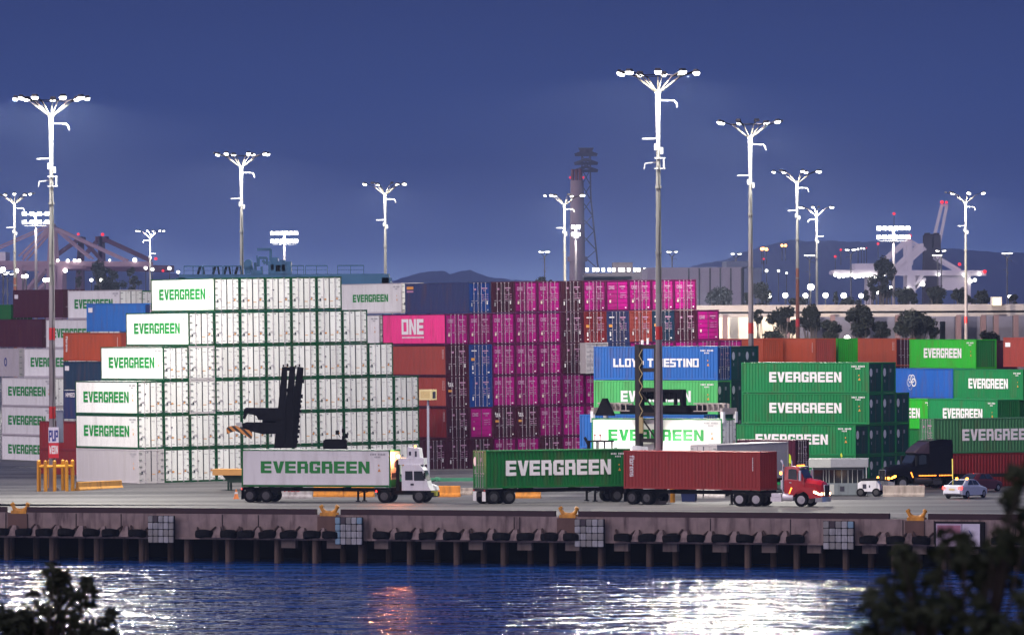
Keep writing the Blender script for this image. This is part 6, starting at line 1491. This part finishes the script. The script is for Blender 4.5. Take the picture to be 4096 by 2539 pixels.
# driver seated in the cab
lw = f.matrix_world
bpy.context.view_layer.update()
skin = mat('skin', (.10, .06, .045), rough=.6); cloth = mat('dark_jacket', (.012, .012, .016), rough=.9); hiviz = mat('green_hood', (.05, .22, .12), rough=.8)
pd = f.matrix_world @ Vector((-3.15, -4.8, 2.1))
me = bpy.data.meshes.new('person'); vs_ = [(0, 0, .45), (0, 0, .70), (0, 0, .95), (0, 0, 1.10), (0, 0, 1.24), (.22, 0, .98), (.26, .12, .72), (.18, .34, .62), (-.22, 0, .98), (-.26, .12, .72), (-.18, .34, .62), (.12, .10, .45), (.14, .48, .46), (.14, .50, .05), (-.12, .10, .45), (-.14, .48, .46), (-.14, .50, .05), (.14, .62, .02), (-.14, .62, .02)]
es = [(0, 1), (1, 2), (2, 3), (3, 4), (2, 5), (5, 6), (6, 7), (2, 8), (8, 9), (9, 10), (0, 11), (11, 12), (12, 13), (0, 14), (14, 15), (15, 16), (13, 17), (16, 18)]
me.from_pydata(vs_, es, []); po = link('person', me); rad = [.16, .16, .17, .065, .115, .08, .06, .045, .08, .06, .045, .10, .08, .055, .10, .08, .055, .05, .05]
sm = po.modifiers.new('skin', 'SKIN'); sm.use_smooth_shade = True
me.skin_vertices[0].data[0].use_root = True
for i, r_ in enumerate(rad): me.skin_vertices[0].data[i].radius = (r_, r_)
ss_ = po.modifiers.new('sub', 'SUBSURF'); ss_.levels = 1; ss_.render_levels = 1
me.materials.append(cloth); po.location = pd; po.rotation_euler = (0, 0, R(-31))
tag(po, 'driver in dark clothes and green hood seated in the loader cab', 'person')
m = MB(); n_ = 10
def rg(z, r_): return [(r_ * math.cos(2 * math.pi * k / n_), r_ * math.sin(2 * math.pi * k / n_) - .02, z) for k in range(n_)]
m.loft([rg(1.16, .12), rg(1.26, .15), rg(1.36, .13), rg(1.42, .06)]); m.build('hood', hiviz, po, smooth=True)
m = MB(); m.loft([[(-.07, .08, 1.18), (.07, .08, 1.18), (.07, .135, 1.18), (-.07, .135, 1.18)], [(-.08, .1, 1.28), (.08, .1, 1.28), (.075, .15, 1.28), (-.075, .15, 1.28)], [(-.06, .08, 1.36), (.06, .08, 1.36), (.06, .13, 1.36), (-.06, .13, 1.36)]]); m.build('face', skin, po)

# ================================================================== YARD FURNITURE
ORB = mat('barrier_orange', (.62, .24, .03), rough=.55, var=.15, dirt=(.2, .09, .03), dirt_amt=.5); YELB = mat('barrier_yellow_worn', (.50, .25, .06), rough=.6, var=.25, dirt=(.22, .12, .06), dirt_amt=.6)
WHB = mat('barrier_white_worn', (.46, .44, .44), rough=.6, var=.2, dirt=(.18, .13, .12), dirt_amt=.7); CNB = mat('barrier_concrete', (.36, .31, .27), rough=.85, var=.2, dirt=(.14, .11, .09), dirt_amt=.6)
def barrier(label, x0, x1, yb, mm, h=.82, rise=0, seg=2.4, group='road barriers around the lane', writing=None, name='road_barrier', n=1):
    a = GP(x0, yb); b_ = GP(x1, yb - rise); d = b_ - a; L_ = d.length; ang = math.atan2(d.y, d.x); mid = (a + b_) / 2
    f = thing(name, label, 'barrier', mid, ang, group)
    for k in range(n):
        u0 = -L_ / 2 + L_ * k / n + .02; u1 = -L_ / 2 + L_ * (k + 1) / n - .02
        pr = [(-.28, 0), (-.28, .14), (-.13, .32), (-.09, h - .04), (-.05, h), (.05, h), (.09, h - .04), (.13, .32), (.28, .14), (.28, 0)]
        m = MB(); m.loft([[(u0, y, z) for y, z in pr], [(u1, y, z) for y, z in pr]]); m.build('segment', mm, f)
    if writing:
        m = MB(); put_text(m, writing, (-L_ * .47, -.125, .33), (1, 0, 0), (0, .06, 1), L_ * .62, .42, gap=1.2); m.build('lettering', TXR, f)
    return f
barrier('worn yellow barrier pair at the foot of the white stack, beside the post cage', 308, 484, 1963, YELB, h=.75, rise=8, n=2)
barrier('white barrier with red lettering under the left lorry', 1108, 1250, 1992, WHB, h=.85, writing='XXINV')
barrier('orange barrier behind the left lorry, right of the white one', 1254, 1498, 1986, ORB, h=.8, n=2)
barrier('orange barrier right of the left yard tractor', 1752, 1842, 1986, ORB, h=.88)
barrier('orange barrier under the middle green container', 2062, 2164, 1991, ORB, h=.62)
barrier('orange barrier glimpsed behind the left tractor frame', 1585, 1640, 1958, ORB, h=.9)
barrier('pale concrete kerb barrier between yard tractor and green container', 1838, 1892, 1978, CNB, h=.55)
barrier('white worn barrier under the dark red container, left piece', 2786, 2812, 1990, WHB, h=.66)
barrier('long white worn barrier under the dark red container', 2816, 2902, 1990, WHB, h=.66)
barrier('weathered concrete barrier in front of the black sleeper lorry', 3532, 3700, 1985, CNB, h=.88)
# cage of yellow posts round the first mast
pmst = PX(204, 383, F / 48.3); ym_ = F / 48.3; f = thing('post_cage', 'ring of yellow protective posts around the first mast', 'protective posts', (pmst.x + .25, ym_, 0), 0)
for k, (dx, dy) in enumerate(((-1.35, -.9), (-.75, -1.4), (.0, -1.3), (1.0, -1.35), (1.45, -.6), (1.35, .6), (.5, 1.3), (-.6, 1.3), (-1.4, .5))):
    m = MB(); m.cyl((dx, dy, 0), (dx, dy, 2.5), .15, n=12); m.cyl((dx, dy, 2.5), (dx, dy, 2.58), .13, .05, n=12); m.build('post', yel, f)
m = MB()
ring = [(-1.35, -.9), (-.75, -1.4), (.0, -1.3), (1.0, -1.35), (1.45, -.6), (1.35, .6), (.5, 1.3), (-.6, 1.3), (-1.4, .5)]
for a, b_ in zip(ring, ring[1:] + ring[:1]): m.cyl((a[0], a[1], 2.05), (b_[0], b_[1], 2.05), .11, n=8)
m.build('rail', yel, f)
p = PX(214, 1770, ym_ - .6); f = thing('hanging_sign', 'red and white two-panel sign on the first mast', 'sign', (p.x, ym_ - .5, p.z), 0)
m = MB(); m.box(-.42, .42, -.03, .03, 0, 1.28); m.build('panel', mat('sign_white', (.62, .58, .70), rough=.5), f)
m = MB(); m.box(-.42, .42, -.03, .03, -1.26, -.02); m.build('panel', mat('sign_red', (.55, .02, .035), rough=.5), f)
m = MB(); put_text(m, 'PUP', (-.38, -.034, .12), (1, 0, 0), (0, 0, 1), .76, .92, gap=.3); m.build('lettering', TXB, f)
m = MB(); put_text(m, 'WEDN', (-.36, -.034, -.92), (1, 0, 0), (0, 0, 1), .72, .68, gap=.3); m.build('lettering', TXW, f)
m = MB(); m.box(-.3, .3, .03, .3, .5, .6); m.box(-.3, .3, .03, .3, -.7, -.6); m.build('bracket', GALV, f)
p = GP(220, 1960); f = thing('switch_cabinet', 'grey cabinet strapped to the first mast behind the sign', 'cabinet', (pmst.x + .55, ym_, 4.0), 0)
m = MB(); m.box(-.22, .35, -.2, .2, 0, 2.6); m.box(-.26, .39, -.24, .24, 2.6, 2.68); m.build('body', mat('cabinet_blue_grey', (.14, .16, .22), rough=.5), f)
m = MB(); m.box(-.18, .31, -.215, -.2, .1, 2.5); m.build('door', mat('cabinet_door', (.18, .20, .27), rough=.5), f)
# lamp post with cream box light
Yb = F / 50.0; p = PX(1712, 1578, Yb); f = thing('box_lamp', 'cream box light on a slim grey post behind the yard tractor', 'lamp post', (p.x, Yb, 0), R(-28))
m = MB(); m.cyl((0, 0, 0), (0, 0, p.z), .11, .09, n=10); m.build('post', mat('post_grey_blue', (.32, .33, .42), rough=.5), f)
m = MB(); m.box(-.55, .55, -.45, .45, p.z - .42, p.z + .42); m.build('lamp_box', mat('box_cream', (.62, .52, .27), rough=.6, var=.1), f)
m = MB(); m.box(-.42, .42, -.455, -.45, p.z - .28, p.z + .28); m.build('diffuser', mat('box_cream_dark', (.52, .40, .18), rough=.6, var=.2, scale=6), f)
m = MB(); m.box(.55, .556, -.25, .25, p.z - .3, p.z + .25); m.build('vent', MKD, f)
# bollards and crates below the red container
p = GP(2690, 2008); f = thing('guard_post', 'yellow steel guard post beside the tallest mast base', 'bollard', p, 0)
m = MB(); m.cyl((0, 0, 0), (0, 0, 1.1), .2, n=12); m.cyl((0, 0, 1.1), (0, 0, 1.16), .2, .12, n=12); m.build('post', yel, f)
p = GP(2674, 2010); f = thing('guard_post', 'white worn guard post left of the yellow one', 'bollard', p, 0)
m = MB(); m.cyl((0, 0, 0), (0, 0, 1.0), .14, n=12); m.cyl((0, 0, 1.0), (0, 0, 1.05), .14, .08, n=12); m.build('post', WHB, f)
p = GP(2757, 2004); f = thing('plastic_tub', 'dark blue tub under the dark red container', 'tub', p, R(-15))
m = MB(); m.loft([[(-.5, -.35, 0), (.5, -.35, 0), (.5, .35, 0), (-.5, .35, 0)], [(-.56, -.4, .62), (.56, -.4, .62), (.56, .4, .62), (-.56, .4, .62)]]); m.build('body', mat('tub_blue', (.015, .03, .12), rough=.6), f)
m = MB(); m.box(-.6, .6, -.43, .43, .60, .68); m.build('rim', mat('tub_blue', (0, 0, 0)), f)
p = GP(945, 1994); f = thing('traffic_cone', 'orange traffic cone behind the first lorry wheels', 'traffic cone', p, 0)
m = MB(); m.cyl((0, 0, .04), (0, 0, .75), .2, .05, n=12); m.box(-.25, .25, -.25, .25, 0, .04); m.build('cone', mat('cone_orange', (.7, .22, .05), rough=.6), f); m = MB(); m.cyl((0, 0, .40), (0, 0, .55), .135, .10, n=12); m.build('reflective_band', WP, f)
# guard booth
s_b = 50.5; Yk = F / s_b; p = PX(3352, 1965, Yk); f = thing('guard_booth', 'grey guard booth with flat canopy roof in front of the green stack', 'booth', (p.x, Yk, 0), R(-4))
bw = mat('booth_wall', (.16, .19, .21), rough=.7, var=.12, dirt=(.07, .08, .08), dirt_amt=.5); bp_ = mat('booth_pale', (.40, .42, .40), rough=.6, var=.12)
w0, w1 = -2.05, 2.05
m = MB(); m.box(w0, w1, 0, 2.6, .05, 1.0); m.box(w0, w0 + .12, 0, 2.6, 1.0, 2.25); m.box(w1 - .12, w1, 0, 2.6, 1.0, 2.25); m.box(w0, w1, 2.5, 2.6, 1.0, 2.25); m.box(w0 + .12, w1 - .12, 0, .12, 2.05, 2.25); m.build('wall', bw, f)
m = MB(); m.box(w0 - .25, w0 + 1.5, -.55, 2.9, 2.25, 2.92); m.build('canopy', bp_, f)
m = MB(); m.box(w0 + 1.5, w1 + .35, -.53, 2.9, 2.27, 2.92); m.build('canopy', mat('booth_canopy_grey', (.24, .25, .28), rough=.7, var=.15), f)
m = MB(); m.box(w0 + .8, w0 + 1.75, -.025, 0, .1, .9); m.build('panel', bp_, f)
m = MB(); m.box(w0 + 2.2, w0 + 2.55, -.02, 0, .35, .75); m.build('vent', MKD, f)
m = MB(); m.box(w0 + .12, w1 - .12, .03, .06, 1.0, 2.05); m.build('window', GL, f)
m = MB()
for x in (w0 + .9, w0 + 1.12, w0 + 1.35, w0 + 1.75, w0 + 2.35, w0 + 2.85, w0 + 3.2, w0 + 3.6): m.box(x - .03, x + .03, -.01, .03, 1.0, 2.05)
m.build('mullion', mat('booth_frame', (.30, .32, .30), rough=.5), f)
for x in (w0 + .05, w1 + .2):
    m = MB(); m.box(x - .04, x + .04, -.5, -.42, 0, 2.27); m.build('canopy_post', GALV, f)
m = MB(); m.bar((.3, 0, 2.92), (.3, 0, 3.1), .03); m.face([(.22, 0, 3.05), (.38, 0, 3.1), (.30, 0, 3.4), (.2, 0, 3.3)]); m.build('pennant', mat('pennant_yellow', (.45, .5, .04), rough=.6), f)

# ================================================================== FOREGROUND FOLIAGE
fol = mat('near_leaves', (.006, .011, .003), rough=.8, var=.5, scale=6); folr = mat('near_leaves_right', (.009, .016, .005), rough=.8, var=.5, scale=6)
def near_tree(label, Y, px0, blobs, mm, leaf, nper, seed):
    rnd = random.Random(seed); base = PX(px0, 2539, Y); g = 11.2 if Y < 45 else 7.0
    f = thing('foreground_tree', label, 'tree', (base.x, Y, g - .5), 0)
    cr_ = MB(); tr = MB(); root = Vector((0, 0, 0)); trunk_top = Vector((0, 0, PX(px0, 2900, Y).z - (g - .5)))
    tr.cyl(root, trunk_top, .16, .09, n=9)
    for (bx, by, br) in blobs:
        c = PX(bx, by, Y) - Vector((base.x, Y, g - .5)); r_ = br * Y / F; c.y += rnd.uniform(-.3, .3)
        tr.cyl(trunk_top, trunk_top.lerp(c, .6) + Vector((0, 0, -.15)), .022, .012, n=5); tr.cyl(trunk_top.lerp(c, .6) + Vector((0, 0, -.15)), c, .012, .005, n=5)
        for q in range(int(nper * (br / 60.0) ** 2) + 6):
            d = Vector((rnd.gauss(0, 1), rnd.gauss(0, 1) * .8, rnd.gauss(0, 1))); d *= r_ * rnd.random() ** .5 / max(.3, d.length)
            p = c + d; s_ = leaf * rnd.uniform(.6, 1.2); u_ = Vector((rnd.uniform(-1, 1), rnd.uniform(-.6, .6), rnd.uniform(-1, .4))).normalized(); v_ = u_.cross(Vector((rnd.uniform(-.4, .4), 1, rnd.uniform(-.4, .4)))).normalized()
            cr_.face([p - u_ * s_, p - u_ * s_ * .2 + v_ * s_ * .36, p + u_ * s_ * .5 + v_ * s_ * .26, p + u_ * s_, p + u_ * s_ * .5 - v_ * s_ * .26, p - u_ * s_ * .2 - v_ * s_ * .36])
    tr.build('trunk', mat('near_bark', (.02, .016, .014), rough=.9), f); link('crown', cr_.mesh('crown', mm), f)
BLL = [(222, 2280, 44), (238, 2330, 50), (225, 2385, 52), (200, 2355, 30), (262, 2300, 30), (190, 2445, 26), (330, 2330, 26), (365, 2320, 20), (352, 2355, 30), (375, 2370, 22), (320, 2395, 40), (345, 2420, 36), (250, 2440, 50), (215, 2480, 60), (150, 2430, 34), (100, 2460, 46), (60, 2490, 60), (20, 2470, 60), (130, 2510, 60), (300, 2470, 40), (260, 2520, 60), (350, 2500, 50), (390, 2520, 46), (420, 2480, 26), (440, 2460, 30), (20, 2530, 80), (90, 2540, 80), (180, 2550, 70), (330, 2550, 60), (135, 2372, 18), (290, 2360, 18), (445, 2535, 30)]
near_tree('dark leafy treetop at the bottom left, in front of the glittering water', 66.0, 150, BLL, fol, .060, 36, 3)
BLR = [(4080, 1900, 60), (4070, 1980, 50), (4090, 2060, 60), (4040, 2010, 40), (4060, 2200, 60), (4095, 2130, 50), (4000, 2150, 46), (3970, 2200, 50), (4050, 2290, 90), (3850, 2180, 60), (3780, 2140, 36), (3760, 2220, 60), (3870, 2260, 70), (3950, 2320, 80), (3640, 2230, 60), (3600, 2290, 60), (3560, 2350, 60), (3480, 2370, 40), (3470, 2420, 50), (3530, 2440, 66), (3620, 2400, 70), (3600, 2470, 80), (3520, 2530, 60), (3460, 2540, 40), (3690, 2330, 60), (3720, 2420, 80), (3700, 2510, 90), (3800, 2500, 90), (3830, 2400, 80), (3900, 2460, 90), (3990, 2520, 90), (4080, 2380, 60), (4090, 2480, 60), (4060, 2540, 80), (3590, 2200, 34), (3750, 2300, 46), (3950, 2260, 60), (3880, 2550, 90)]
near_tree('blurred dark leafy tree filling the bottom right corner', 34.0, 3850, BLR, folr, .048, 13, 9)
# ================================================================== HAZE
hz = bpy.data.materials.new('haze'); hz.use_nodes = True; n = hz.node_tree; n.nodes.clear()
ho = n.nodes.new('ShaderNodeOutputMaterial'); hv = n.nodes.new('ShaderNodeVolumePrincipled'); hv.inputs['Color'].default_value = (.50, .62, 1.0, 1); hv.inputs['Density'].default_value = 9.0e-5
hv.inputs['Anisotropy'].default_value = .62; n.links.new(hv.outputs[0], ho.inputs['Volume'])
HAZE = True
if HAZE:
    m = MB(); m.box(-6500, 6500, -80, 23500, -6.5, 420); o = m.build('haze', hz); tag(o, kind='stuff')
